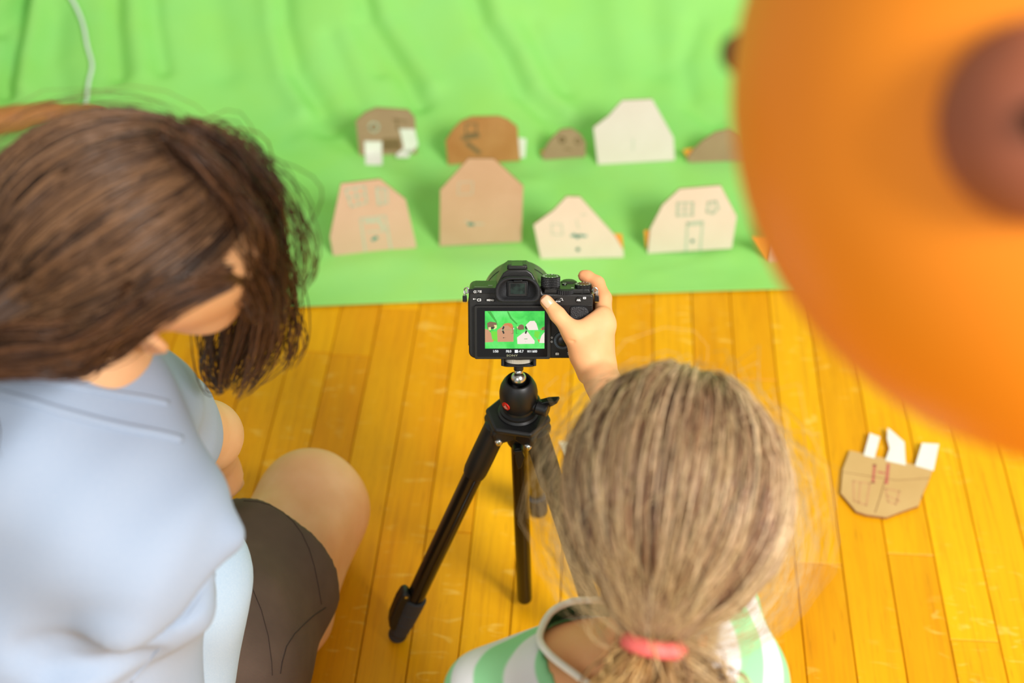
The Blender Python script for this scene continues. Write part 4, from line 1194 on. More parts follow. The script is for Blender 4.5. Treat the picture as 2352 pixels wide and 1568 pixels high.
def hair_obj(name, parent, O, curves, radii, tints, label=None, caps=None, seed=0):
    """curves (N, M, 3); radii (N,) ; tints (N, 3). three-sided strands joined in one mesh, over a cap surface"""
    N, M, _ = curves.shape
    d = np.gradient(curves, axis=1); d /= np.maximum(np.linalg.norm(d, axis=2, keepdims=True), 1e-9)
    ref_ = np.random.default_rng(seed).normal(size=(N, 1, 3)); x = np.cross(d, ref_); x /= np.maximum(np.linalg.norm(x, axis=2, keepdims=True), 1e-9); y = np.cross(d, x)
    tp = np.linspace(0, 1, M); w = (np.minimum(1, 4 * (1 - tp) + .15))[None, :, None] * radii[:, None, None]
    vs = np.stack([curves + w * (math.cos(a) * x + math.sin(a) * y) for a in (0, 2.094, 4.189)], 2)   # N M 3 3
    vv = vs.reshape(-1, 3); i = np.arange(N)[:, None, None] * M * 3; j = np.arange(M - 1)[None, :, None] * 3; k = np.arange(3)[None, None, :]; k2 = (k + 1) % 3
    F_ = np.stack([i + j + k, i + j + k2, i + j + 3 + k2, i + j + 3 + k], -1).reshape(-1, 4)
    cc = np.repeat(tints, M * 3, 0)
    if caps is not None:
        cv, cf, ct = caps; F_ = np.vstack([F_, cf + len(vv)]); vv = np.vstack([vv, cv]); cc = np.vstack([cc, ct])
    me = np_mesh(name, vv - O, F_)
    at = me.color_attributes.new('tint', 'FLOAT_COLOR', 'POINT')
    at.data.foreach_set('color', np.hstack([cc, np.ones((len(cc), 1))]).astype(np.float32).ravel())
    return link(name, me, M_hair, parent, True, label=label, kind='stuff')


M_hair = mat_hair('hair')


def lin(r, g, b): return np.array(srgb(r, g, b)[:3])


def vnoise(p, f, seed):
    """cheap smooth noise from a few sine products, p (...,3)"""
    r_ = np.random.default_rng(seed); o = 0
    for k in range(6):
        q = r_.normal(size=3) * f * (1 + .35 * k); o = o + np.sin(p @ q + r_.uniform(0, 6.28)) / (1 + .3 * k)
    return o / 3.2


def dome_strands(C, R, rad, T, n, m, seed, hairline, lift=0.006, jitter=0.02, wave=0.004):
    """strands that run over a rotated ellipsoid from the hairline towards the tie point T"""
    g = np.random.default_rng(seed)
    Tn = (R.T @ (T - C)) / rad; Tl = np.linalg.norm(Tn); Td = Tn / Tl
    S = g.normal(size=(n * 3, 3)); S /= np.linalg.norm(S, axis=1, keepdims=True)
    S = S[hairline(S)][:n]; n = len(S)
    t = np.linspace(0, 1, m)[None, :, None]
    ca = np.clip(S @ Td, -1, 1); om = np.arccos(ca)[:, None, None]; so = np.maximum(np.sin(om), 1e-4)
    dirs = (np.sin((1 - t) * om) * S[:, None, :] + np.sin(t * om) * Td) / so
    k = g.normal(size=(n, 1, 3)) * jitter * (1 - t) ** .3
    dirs = dirs + k; dirs /= np.linalg.norm(dirs, axis=2, keepdims=True)
    lf = 1 + (g.uniform(0, 1, (n, 1, 1)) ** 2 * lift) / .09 * np.sin(np.pi * np.clip(t, 0, 1)) ** .6
    end = 1 + (Tl - 1) * np.clip((t - .72) / .28, 0, 1) ** 1.5
    P = dirs * lf * end * rad
    P = C + P @ R.T
    P += wave * vnoise(P, 38, seed + 1)[..., None] * g.normal(size=(n, 1, 3)) * .5
    P = P + (T - P) * (np.clip((t - .75) / .25, 0, 1) ** 2 * .93)
    return P, S


def streak(S, base, light, dark, seed, f=7.0, amt=1.0):
    g = np.random.default_rng(seed); n = vnoise(S, f, seed) * 1.1 + g.normal(size=len(S)) * .35
    n = np.clip(n * amt, -1, 1)[:, None]
    c = np.where(n > 0, base + (light - base) * n, base + (base - dark) * n)
    return np.clip(c, 0.001, 1)


def follow(pts, n, m, spread0, spread1, seed, wob=.004, power=1.0):
    """strands that run along a polyline with spread"""
    g = np.random.default_rng(seed); pts = np.array(pts); k = len(pts)
    tt = np.linspace(0, k - 1, m); P = np.stack([np.interp(tt, np.arange(k), pts[:, i]) for i in range(3)], 1)
    for _ in range(3): P[1:-1] = (P[:-2] + 2 * P[1:-1] + P[2:]) / 4
    t = np.linspace(0, 1, m)[None, :, None]
    nc = max(1, n // 22); cc_ = g.normal(size=(nc, 1, 3)) * 1.25; ci = g.integers(0, nc, n)
    off = (cc_[ci] + g.normal(size=(n, 1, 3)) * .30) * (spread0 * (1 - t) + spread1 * t) + g.normal(size=(n, 1, 3)) * wob * np.sin(np.pi * t) + g.normal(size=(n, 1, 3)) * wob * np.sin(2 * np.pi * t)
    return P[None] + off


def torus_arc(c, a, b, n, r, m=48, k=12, parent=None, name='ring', mat=None, e=1.0):
    a, b = unit(a), unit(b); mb = MB(); vs = []; fs = []
    for i in range(m):
        t = 2 * math.pi * i / m; d = math.cos(t) * a + math.sin(t) * b * e; p = c + n * d; nn = np.cross(a, b); dn = unit(math.cos(t) * a + math.sin(t) * b)
        for j in range(k):
            q = 2 * math.pi * j / k; vs.append(p + r * (math.cos(q) * dn + math.sin(q) * nn))
    for i in range(m):
        for j in range(k): fs.append((i * k + j, ((i + 1) % m) * k + j, ((i + 1) % m) * k + (j + 1) % k, i * k + (j + 1) % k))
    return mb.add(vs, fs).obj(name, mat, parent, True)


# ================= girl with the ponytail =================
SG_ = 0.86
GC = D(1548, 1130, 1.10)
CAMP = TA(0, 0, 40)
gf, gr, gu = basis(unit(CAMP - GC) * np.array([.8, 1, 1.0]) + np.array([0, .35, .1]), (1, .2, -.05))
GT = D(1497, 1482, 1.05)                       # where the band sits
NB = D(1440, 1580, 1.19); LS = D(1150, 1625, 1.20); RS = D(1665, 1560, 1.19)
PV = np.array([NB[0] + .01, NB[1] + .0, .10])
EL = D(1560, 1160, 1.31); WR = TA(65, -28, -7)
LE = LS + np.array([-.05, .05, -.19]); LW = LE + np.array([.09, .02, -.06])
GO = np.array([PV[0], PV[1], 0.0])
girl = thing('person', 'blonde child with coral hair band and green striped shirt working the camera with one hand', 'person', tuple(GO))
hand = []
H = lambda x, y, z: TA(x, y, z)
k_ = .0035
# thumb
hand += [cap(H(16.6, -9.4, 61.4), H(26.5, -12.5, 50.0), .0066, .0080, k_), cap(H(26.5, -12.5, 50.0), H(41.0, -16.5, 33.5), .0080, .0098, k_), cap(H(41.0, -16.5, 33.5), H(55, -19, 12), .0102, .0150, .006),
         ell(H(14.6, -8.9, 63.4), .0061, None, .003)]
# palm and back of hand
hand += [cap(H(74, 4, 43), H(66.5, -22, 2), .0098, .0155, .008), cap(H(74, -6, 36), H(58, -19, 12), .0105, .0160, .009), cap(H(77, 18, 34), H(68, -16, 2), .0105, .0160, .008), cap(H(77, 30, 22), H(68, -12, -2), .0100, .0155, .008),
         cap(H(79, 38, 10), H(68, -10, -6), .0095, .0150, .008), cap(H(50, -15, 36), H(72, -4, 47), .0066, .0086, .007), cap(H(46, -16, 28), H(74, -4, 38), .0090, .0100, .009), cap(H(55, -19, 10), H(66, -25, -8), .0150, .0155, .008),
         cap(H(50, -12, 4), H(54, -17, -14), .0075, .0060, .008)]
# index over the release button, others round the grip
hand += chain([H(74, 6, 44), H(74.5, 17, 59), H(68.5, 29, 72), H(58.5, 34, 77.5), H(54.5, 35, 78.5)], [.0094, .0083, .0076, .0066, .0060], k_)
hand += chain([H(76, 22, 38), H(74, 44, 48), H(64, 60, 46), H(52, 63, 44)], [.0092, .0080, .0070, .0062], k_)
hand += chain([H(76.5, 32, 26), H(75, 52, 32), H(64, 66, 30), H(51, 66, 29)], [.0090, .0078, .0069, .0060], k_)
hand += chain([H(79, 39, 13), H(75, 54, 15), H(64, 66, 14), H(54, 66, 13)], [.0082, .0070, .0062, .0055], k_)
# creases
hand += [dict(cap(H(36.5, -27.5, 27), H(43.5, -28.5, 26.2), .0011, .0008, .0012), op='-')]
arm = [cap(H(66, -25, -8), WR + (EL - WR) * .12, .0155, .0152, .006), cap(WR + (EL - WR) * .08 + gr * .0, EL, .0165, .0240, .01), cap(H(72, -14, -6), WR + (EL - WR) * .18, .0125, .0150, .01),
       cap(EL, RS, .0245, .031, .012)]
tors = [cap(GC - gu * .07 * SG_ - gf * .02, NB, .033, .036, .02), cap(NB + (LS - NB) * .2, LS, .034, .030, .02), cap(NB + (RS - NB) * .2, RS, .034, .032, .02),
        cap(NB - np.array([0, -.02, .06]), PV, .075, .085, .05), cap(NB - np.array([.05, -.01, .05]), PV - np.array([.03, 0, 0]), .062, .075, .05), cap(NB - np.array([-.06, -.01, .05]), PV + np.array([.03, 0, 0]), .062, .075, .05),
        cap(LS, LE, .030, .024, .012), cap(LE, LW, .024, .017, .01)]
lhand = [ell(LW + np.array([.02, .03, -.005]), (.026, .034, .012), None, .01)]
for i in range(4):
    b = LW + np.array([.002 + .012 * i, .062 + (.004 if i in (1, 2) else 0), -.004])
    lhand += chain([b, b + np.array([.004, .022, -.006]), b + np.array([.006, .034, -.020])], [.0068, .006, .005], .003)
lhand += chain([LW + np.array([.03, .02, 0]), LW + np.array([.052, .036, .0]), LW + np.array([.058, .056, -.004])], [.010, .008, .006], .004)
KR = PV + np.array([.15, .10, -.01]); KL = PV + np.array([-.15, .10, -.01]); AR = PV + np.array([-.06, .17, -.055]); AL = PV + np.array([.06, .13, -.06])
KR[2] = .085; KL[2] = .085; AR[2] = .045; AL[2] = .05
legs_ = [cap(PV + np.array([.05, 0, 0]), KR, .068, .046, .03), cap(PV - np.array([.05, 0, 0]), KL, .068, .046, .03), cap(KR, AR, .042, .028, .02), cap(KL, AL, .042, .028, .02),
         cap(AR, AR + np.array([-.09, -.02, -.012]), .026, .020, .015), cap(AL, AL + np.array([.09, -.03, -.015]), .026, .020, .015)]
prims = head_prims(GC, gf, gr, gu, SG_) + tors + hand + arm + lhand + legs_
flo = H(10, -30, -20); fhi = H(92, 75, 88)
flo, fhi = np.minimum(flo, fhi) - [.002, .0, .0], np.maximum(flo, fhi) + .002
body = sdf_obj('body', prims, M_skin, .0045, girl, GO, fine=(flo, fhi, .00115), smooth=2)
face_bits(GC, gf, gr, gu, SG_, girl, GO)
# thumbnail
nb = unit(H(0, -1, .25) - H(0, 0, 0)); nd = unit(H(14.6, -8.9, 63.4) - H(26.5, -12.5, 50)); nd = unit(nd - nb * (nd @ nb)); nw = np.cross(nb, nd)
mb = MB(); vs = []; fs = []
for i in range(9):
    for j in range(9):
        a = (i / 8 - .5) * 2; b = (j / 8 - .5) * 2; w_ = math.sqrt(max(0, 1 - .55 * b ** 4)) if b > 0 else 1 - .12 * b * b
        aa = a * w_; th = aa * 1.0
        vs.append(H(16.3, -9.2, 61.9) - GO + nd * (.0004 + .0056 * b) + nw * .0062 * math.sin(th) + nb * (.0069 * math.cos(th * .8) + .0003 - .0006 * b * b))
for i in range(8):
    for j in range(8): fs.append((i * 9 + j, i * 9 + j + 1, (i + 1) * 9 + j + 1, (i + 1) * 9 + j))
mb.add(vs, fs); nl = mb.obj('thumbnail', M_nail, girl, True)
sm = nl.modifiers.new('thick', 'SOLIDIFY'); sm.thickness = .0006; sm.offset = 0
# shirt
t = NT('striped_jersey'); geo = t.n('ShaderNodeTexCoord'); mp = t.n('ShaderNodeMapping', _vector_type='POINT')
sc = D(1405, 1440, 1.13) - GO; mp.inputs['Location'].default_value = tuple(-sc); t.l(geo.outputs['Object'], mp.inputs[0])
ln = t.n('ShaderNodeVectorMath', _operation='LENGTH'); t.l(mp.outputs[0], ln.inputs[0])
ws = t.noise(geo.outputs['Object'], 9, 2); r_ = t.math('ADD', ln.outputs['Value'], t.math('MULTIPLY', ws, .02))
fr2 = t.math('FRACT', t.math('MULTIPLY', r_, 21.0))
t.color(t.ramp(fr2, [(0.0, srgb(232, 232, 230)), (0.44, srgb(232, 232, 230)), (0.50, srgb(150, 218, 156)), (0.95, srgb(150, 218, 156)), (1.0, srgb(232, 232, 230))])); t.set(Roughness=.9)
t.bump(t.noise(geo.outputs['Object'], 700, 2), .2, .0006)
fold = lambda X, Y, Z: .0035 * np.sin(60 * X + 25 * Z + 3 * np.sin(20 * Y)) * np.sin(31 * Y + 18 * Z) + .0025 * np.sin(45 * Z + 22 * X + 2)
sh = [cap(NB + (LS - NB) * .55, LS, .040, .042, .03), cap(NB + (RS - NB) * .5, RS, .040, .046, .03), cap(LS, LE, .043, .046, .02), cap(RS, EL + (RS - EL) * .42, .046, .043, .02),
      cap(NB - np.array([0, -.02, .065]), PV, .084, .10, .05), cap(NB - np.array([.05, -.01, .06]), PV - np.array([.03, 0, 0]), .072, .09, .05), cap(NB - np.array([-.06, -.01, .06]), PV + np.array([.03, 0, 0]), .072, .09, .05)]
nk = D(1405, 1480, 1.15)
sh += [dict(cap(NB + (GC - NB) * .7, NB - np.array([.010, -.02, .016]), .071, .064, .006), op='-')]
shirt = sdf_obj('striped_shirt', sh, t.m, .0045, girl, GO, disp=fold, smooth=2)
MC = plain('collar_white', srgb(240, 236, 220), .9)
ring = [D(*q) for q in [(1345, 1378, 1.235), (1300, 1386, 1.235), (1266, 1406, 1.225), (1245, 1440, 1.205), (1240, 1470, 1.185), (1262, 1502, 1.165), (1310, 1540, 1.15), (1370, 1580, 1.14), (1450, 1606, 1.13), (1540, 1580, 1.14), (1600, 1530, 1.16), (1620, 1470, 1.2), (1580, 1420, 1.23), (1460, 1385, 1.24), (1345, 1378, 1.235)]]
rp = []
for i in range(len(ring) - 1):
    p0, p1, p2, p3 = ring[(i - 1) % (len(ring) - 1)], ring[i], ring[i + 1], ring[(i + 2) % (len(ring) - 1)]
    for tt in np.linspace(0, 1, 6, endpoint=False): rp.append(.5 * (2 * p1 + (p2 - p0) * tt + (2 * p0 - 5 * p1 + 4 * p2 - p3) * tt ** 2 + (3 * p1 - p0 - 3 * p2 + p3) * tt ** 3) - GO)
rp.append(rp[0]); MB().tube(rp, .0031, 10).obj('collar_trim', MC, girl, True)
# inside of the shirt's front, seen past the neck
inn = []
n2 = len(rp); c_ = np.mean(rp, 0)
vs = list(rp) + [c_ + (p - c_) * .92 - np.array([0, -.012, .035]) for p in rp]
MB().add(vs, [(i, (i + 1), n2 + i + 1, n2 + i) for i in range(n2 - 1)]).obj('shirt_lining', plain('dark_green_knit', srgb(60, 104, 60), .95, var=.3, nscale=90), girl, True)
sdf_obj('shorts', [cap(PV + np.array([.05, 0, 0]), PV + (KR - PV) * .7 + np.array([.01, 0, 0]), .082, .064, .03), cap(PV - np.array([.05, 0, 0]), PV + (KL - PV) * .7, .082, .064, .03), ell(PV, (.125, .11, .085), None, .03)],
        plain('teal_cotton', srgb(70, 120, 120), .9), .006, girl, GO, cuts=[((0, 0, .006), (0, 0, -1))])
# hair
RG = np.stack([gf, gr, gu], 1); rad = np.array([.095, .0805, .092])
HCt = GC + gu * .008 - gf * .006
cv, cf = sdf_mesh([ell(HCt, rad * np.array([.99, .985, .985]), RG), ell(GT + (HCt - GT) * .3, .034, None, .05), dict(ell(HCt + gf * .105 - gu * .075, .088, None, .012), op='-')], .0045, smooth=2)
ct = np.clip(lin(150, 120, 92) * (1 + .25 * vnoise(cv, 30, 3))[:, None], 0, 1)
hl = lambda S: (S[:, 2] > -.55) & ((S[:, 0] > .15) | (S[:, 2] > .0) | (np.random.default_rng(9).uniform(size=len(S)) < .55)) & ~((S[:, 0] > .35) & (S[:, 2] < .1))
cA, S = dome_strands(HCt, RG, rad, GT, 6500, 13, 11, hl, lift=.009, jitter=.05, wave=.006)
tA = streak(S, lin(160, 116, 82), lin(236, 204, 160), lin(74, 50, 36), 5, 5.5, 1.5)
cB, S2 = dome_strands(HCt, RG, rad * 1.05, GT, 520, 13, 12, hl, lift=.040, jitter=.14, wave=.026)
tB = streak(S2, lin(206, 176, 124), lin(236, 212, 160), lin(160, 130, 90), 6)
pt = [GT + (HCt - GT) * .10, GT, GT + np.array([0, -.03, -.03]), GT + np.array([0, -.05, -.08]), GT + np.array([0, -.05, -.15])]
cC = follow(pt, 700, 13, .003, .014, 13, .006)
cD = follow([GT, GT + np.array([-.014, -.028, -.010]), GT + np.array([-.032, -.034, -.05]), GT + np.array([-.036, -.03, -.10])], 300, 13, .002, .008, 14, .008)
cE = follow([GT, GT + np.array([.024, -.020, -.006]), GT + np.array([.044, -.018, -.05]), GT + np.array([.05, -.01, -.10])], 300, 13, .002, .009, 15, .008)
tC = streak(cC[:, 6], lin(176, 132, 84), lin(232, 196, 130), lin(104, 70, 40), 7, 70)
tD = streak(cD[:, 6], lin(190, 144, 84), lin(240, 200, 130), lin(120, 80, 44), 8, 70); tE = streak(cE[:, 6], lin(178, 144, 98), lin(230, 200, 150), lin(120, 84, 50), 9, 70)
g_ = np.random.default_rng(4)
cur = np.vstack([cA, cB, cC, cD, cE]); rr_ = np.concatenate([g_.uniform(.00045, .0010, len(cA)), g_.uniform(.00012, .00026, len(cB)), g_.uniform(.0004, .0009, len(cC) + len(cD) + len(cE))])
hair_obj('hair', girl, GO, cur, rr_, np.vstack([tA, tB, tC, tD, tE]), caps=(cv, cf, ct), label='wispy blonde hair gathered in a low ponytail')
bx_ = unit(np.cross(GT - HCt, np.array([0, 0, 1.0]))); ax_ = unit(GT - HCt + np.array([0, .0, -.06])); by_ = np.cross(ax_, bx_)
torus_arc(GT - GO - ax_ * .002 - FW * .010, bx_, by_, .0185, .0066, parent=girl, name='hair_band', mat=plain('coral_elastic', srgb(244, 112, 104), .6), e=.7)

# ================= brown-haired person on the left =================
LC = D(347, 556, 1.06)
lf, lr, lu = basis((.90, .25, -.36), (0, -.74, -.66))
LT = D(-170, 835, 1.01)
NB2 = D(165, 960, 1.14); RS2 = D(330, 1225, 1.14); LS2 = D(270, 930, 1.25)
HP = U(330, 1600, .17); PV2 = U(200, 1640, .17)
KN = U(722, 1150, .125); KN2 = U(300, 1020, .12)
LO = np.array([PV2[0], PV2[1], 0.0])
per = thing('person', 'brown-haired person in a light blue shirt and dark brown shorts sitting at left', 'person', tuple(LO))
EL2 = D(476, 1000, 1.46); WR2 = D(488, 1066, 1.57)
RE2 = D(290, 1620, 1.33); RW2 = D(370, 1440, 1.48)
HN = D(512, 1090, 1.585)
P2 = head_prims(LC, lf, lr, lu, .93, 1.06, .018)
P2 += [cap(LC - lu * .075 - lf * .025, NB2, .052, .056, .02), cap(NB2, RS2, .045, .048, .03), cap(NB2, LS2, .040, .040, .02),
       cap(NB2 - np.array([0.02, 0.02, .09]), PV2 + np.array([-.02, 0, .04]), .055, .11, .03), cap(RS2, RE2, .046, .038, .02), cap(RE2, RW2, .038, .026, .015), cap(LS2, EL2, .040, .035, .015), cap(EL2, WR2, .0345, .026, .012),
       cap(PV2 + np.array([.07, 0, -.03]), KN, .095, .060, .04), cap(PV2, KN2, .095, .058, .04),
       cap(KN + np.array([-.01, .0, .005]), U(735, 1165, .10), .058, .056, .02), cap(U(742, 1185, .085), U(676, 1420, .06), .050, .042, .03), cap(U(676, 1420, .06), U(610, 1560, .045), .042, .03, .02), cap(U(610, 1560, .045), U(540, 1680, .035), .03, .026, .02),
       cap(KN2, U(240, 1380, .06), .055, .035, .03)]
# left hand in the lap
hb = unit(HN - WR2); hx = unit(np.cross(hb, np.array([0, 0, 1.0])))
P2 += [cap(WR2, HN, .024, .023, .012), cap(WR2 + hx * .012, HN + hx * .016, .018, .016, .012), cap(WR2 - hx * .01, HN - hx * .016, .018, .016, .012)]
for i, (q, l_) in enumerate([((520, 1088), .9), ((508, 1098), 1.0), ((495, 1104), .95), ((483, 1106), .8)]):
    b = D(q[0], q[1], 1.59)
    P2 += chain([b, D(q[0] + 18, q[1] + 8, 1.60), D(q[0] + 26, q[1] + 24, 1.625)], [.0105, .0098, .0085], .003)
P2 += chain([D(470, 1050, 1.565), D(484, 1036, 1.56), D(502, 1052, 1.57)], [.013, .0115, .009], .005)
P2 += [ell(RW2 + np.array([.03, .04, -.01]), (.035, .045, .018), None, .015)]
for i in range(4): P2 += chain([RW2 + np.array([.05 - .018 * i, .075, -.01]), RW2 + np.array([.055 - .018 * i, .10, -.018]), RW2 + np.array([.052 - .018 * i, .11, -.035])], [.009, .008, .007], .003)
P2 += chain([RW2 + np.array([0, .03, 0]), RW2 + np.array([-.02, .055, .0]), RW2 + np.array([-.015, .08, -.01])], [.012, .010, .008], .005)
sdf_obj('body', P2, M_skin2, .006, per, LO, fine=(np.minimum(LC + .0 - .0, LC) - [.0, .14, .13], LC + [.12, -.0, -.02], .0028), cuts=[((0, 0, .004), (0, 0, -1))], smooth=2)
face_bits(LC, lf, lr, lu, .93, per, LO)
# shirt: surface with sewn, sagging folds
t = NT('blue_chambray'); v = t.coords(); chk = t.noise(v, 5, 2)
c = t.ramp(chk, [(.3, srgb(146, 164, 188)), (.7, srgb(160, 176, 198))])
c = t.mix(t.math('MULTIPLY', t.noise(v, 600, 2), .35), c, srgb(196, 200, 208))
t.color(c); t.set(Roughness=.9); t.b.inputs['Specular IOR Level'].default_value = .2
M_shirt = t.m
t = NT('blue_chambray_weave'); v = t.coords(rot=(.3, .5, .6)); c = t.ramp(t.noise(v, 5, 2), [(.3, srgb(150, 182, 212)), (.7, srgb(166, 194, 220))])
w1 = t.n('ShaderNodeTexWave', Scale=420.0, Distortion=.5, _bands_direction='X'); w2 = t.n('ShaderNodeTexWave', Scale=420.0, Distortion=.5, _bands_direction='Y'); t.l(v, w1.inputs[0]); t.l(v, w2.inputs[0])
c = t.mix(t.math('MULTIPLY', t.noise(v, 900, 1), .6), c, srgb(220, 228, 236)); t.color(c); t.set(Roughness=.9)
M_tail = t.m


def Q(px_, py_, d): return D(px_, py_, d)


S2_ = [cap(NB2 + (RS2 - NB2) * .35, RS2, .048, .060, .025), cap(NB2 + (LS2 - NB2) * .5, LS2, .055, .052, .03), cap(RS2, RE2, .062, .062, .04),
       cap(NB2 - np.array([.02, .02, .07]), PV2 + np.array([-.02, 0, .05]), .072, .13, .04), cap(NB2 - np.array([.15, .02, .08]), PV2 + np.array([-.12, 0, .05]), .10, .13, .06),
       cap(D(268, 1190, 1.20), D(200, 1600, 1.32), .074, .088, .03), cap(LS2, LS2 + (EL2 - LS2) * .66, .054, .044, .02), cap(D(330, 960, 1.26), D(385, 985, 1.35), .050, .042, .03),
       cap(D(120, 1060, 1.15), D(60, 1600, 1.30), .10, .12, .05)]
fl_ = lambda a, b, r1, r2, k=.012, op='+': dict(cap(Q(*a), Q(*b), r1, r2, k), op=op)
S2_ += [cap(NB2, NB2 + unit(LC - lu * .075 - lf * .025 - NB2) * .020, .066, .062, .02)]
S2_ += [fl_((520, 1235, 1.13), (270, 1420, 1.12), .016, .020, .02), fl_((270, 1420, 1.12), (60, 1470, 1.14), .020, .012, .02), fl_((430, 1400, 1.17), (230, 1500, 1.16), .018, .022, .02), fl_((330, 1470, 1.16), (120, 1560, 1.16), .016, .018, .02),
        fl_((510, 1320, 1.145), (330, 1450, 1.125), .010, .012, .016, '-'), fl_((300, 1470, 1.115), (60, 1520, 1.11), .010, .014, .016, '-'), fl_((350, 1520, 1.145), (120, 1545, 1.125), .008, .012, .014, '-')]
wr = lambda X, Y, Z: .0042 * np.sin(34 * X + 22 * Y + 14 * Z + 2.2 * np.sin(13 * Z)) + .0016 * np.sin(70 * X - 52 * Z + 1.5 * np.sin(30 * Y)) + .0035 * np.sin(17 * X - 21 * Z + 9 * Y)
hem = D(478, 1420, 1.42); hem2 = D(400, 1560, 1.46)
eld = unit(EL2 - LS2)
S2c = [(LS2 + (EL2 - LS2) * .80, eld)]
bsv, bsf = sdf_mesh(S2_, .005, disp=wr, smooth=2)
link('blue_shirt', np_mesh('blue_shirt', bsv - LO, bsf), M_shirt, per, True)
bvs = bvh_of(bsv, bsf)
for nm, ln_, rr0 in [('collar_edge', [(-20, 900), (60, 920), (140, 944), (220, 966), (300, 984), (370, 996), (430, 1012)], .0042), ('collar_edge', [(60, 866), (130, 880), (200, 892), (270, 905), (340, 915), (400, 930)], .0034),
                     ('sleeve_seam', [(300, 1568), (360, 1500), (430, 1420), (490, 1330), (520, 1250)], .0018)]:
    q = on_surf_line(bvs, ln_, -.001)
    if len(q) > 4:
        for _ in range(4): q = [q[0]] + [(a + 2 * b + c) / 4 for a, b, c in zip(q[:-2], q[1:-1], q[2:])] + [q[-1]]
        MB().tube([p - LO for p in q], rr0, 10).obj(nm, M_shirt, per, True)
# shirt tail over the hip
S3 = [cap(D(400, 1330, 1.36), D(330, 1640, 1.47), .075, .085, .04), cap(D(250, 1330, 1.36), D(200, 1640, 1.47), .10, .11, .04)]
sdf_obj('shirt_tail', S3, M_tail, .006, per, LO, disp=lambda X, Y, Z: .0022 * np.sin(60 * X + 40 * Z) * np.sin(30 * Y), smooth=2)
# shorts
t = NT('brown_twill'); v = t.coords(); c = t.ramp(t.noise(v, 22, 3), [(.3, srgb(88, 70, 60)), (.7, srgb(102, 82, 70))])
wv = t.n('ShaderNodeTexWave', Scale=330.0, Distortion=.4, _bands_direction='DIAGONAL'); t.l(v, wv.inputs[0]); c = t.mix(t.math('MULTIPLY', wv.outputs['Fac'], .22), c, srgb(70, 54, 46)); t.color(c); t.set(Roughness=.9); t.bump(wv.outputs['Fac'], .25, .0005)
hc0 = U(618, 1262, .145); hd = unit(KN - U(420, 1480, .16))
SHP = [cap(U(640, 1270, .135), U(440, 1500, .15), .088, .105, .05), cap(U(560, 1420, .10), U(440, 1620, .12), .076, .105, .05), cap(U(612, 1330, .09), U(520, 1500, .09), .072, .080, .04), cap(U(440, 1500, .15), PV2, .11, .14, .05), cap(PV2, PV2 + (KN2 - PV2) * .7, .13, .085, .04)]
SHP += [fl_((560, 1330, 1.53), (600, 1568, 1.58), .010, .010, .012, '-'), fl_((520, 1380, 1.50), (560, 1580, 1.54), .008, .008, .012, '-'), fl_((610, 1360, 1.545), (650, 1568, 1.60), .012, .010, .014)]
shv, shf = sdf_mesh(SHP, .0038, cuts=[(hc0, hd), ((0, 0, .005), (0, 0, -1))], disp=lambda X, Y, Z: .0022 * np.sin(46 * X + 8 * Y + 2 * np.sin(20 * Y)) + .0012 * np.sin(90 * X - 40 * Y + 30 * Z), smooth=7)
link('brown_shorts', np_mesh('brown_shorts', shv - LO, shf), t.m, per, True)
# turned-up hem and side seam
M_st = plain('brown_stitch', srgb(66, 50, 42), .9)
bv = bvh_of(shv, shf)
for nm, ln_, rr0 in [('hem_stitch', [(560, 1150), (592, 1152), (622, 1160), (650, 1176), (674, 1198), (694, 1226), (710, 1260), (722, 1300), (732, 1350), (740, 1400)], .0004), ('side_seam', [(748, 1395), (722, 1412), (700, 1432), (676, 1456), (658, 1484), (648, 1520), (642, 1560)], .0007),
                     ('side_seam', [(548, 1280), (575, 1340), (600, 1400), (616, 1460), (624, 1520), (626, 1566)], .0005)]:
    q = on_surf_line(bv, ln_, .0003)
    if len(q) > 3: MB().tube([p - LO for p in q], rr0, 6).obj(nm, M_st, per, True)
# hair
RL = np.stack([lf, lr, lu], 1); rad2 = np.array([.100, .088, .092])
HL = LC + lu * .010 - lf * .018
cv, cf = sdf_mesh([ell(HL, rad2 * .985, RL), ell(LT + (HL - LT) * .35, .045, None, .06), dict(ell(HL + lf * .120 - lu * .085, .088, None, .012), op='-'), dict(ell(LC + lr * .085 - lu * .052 + lf * .030, np.array([.062, .05, .045]), np.stack([lf, lr, lu], 1), .008), op='-')], .005, smooth=2)
ct = np.clip(lin(66, 44, 28) * (1 + .3 * vnoise(cv, 22, 4))[:, None], 0, 1)
hl2 = lambda S: (S[:, 2] > -.6) & ~((S[:, 0] > .25) & (S[:, 2] < .0)) & ~((S[:, 1] > .55) & (S[:, 2] < -.28)) & ((S[:, 0] > .1) | (np.random.default_rng(8).uniform(size=len(S)) < .6))
cA, S = dome_strands(HL, RL, rad2, LT, 6500, 13, 21, hl2, lift=.008, jitter=.035, wave=.004)
# hairline: bare skin begins below a line from the nape past the ear to the temple


def below_hairline(P, slack=0.0):
    q = P - EYE; z = q @ FW; px_ = CX + F * (q @ RT) / z; py_ = CY - F * (q @ UPV) / z
    return py_ > np.interp(px_, [-400, 0, 215, 235, 320, 400, 470, 520, 620], [1200, 860, 852, 800, 724, 676, 656, 656, 690]) + slack


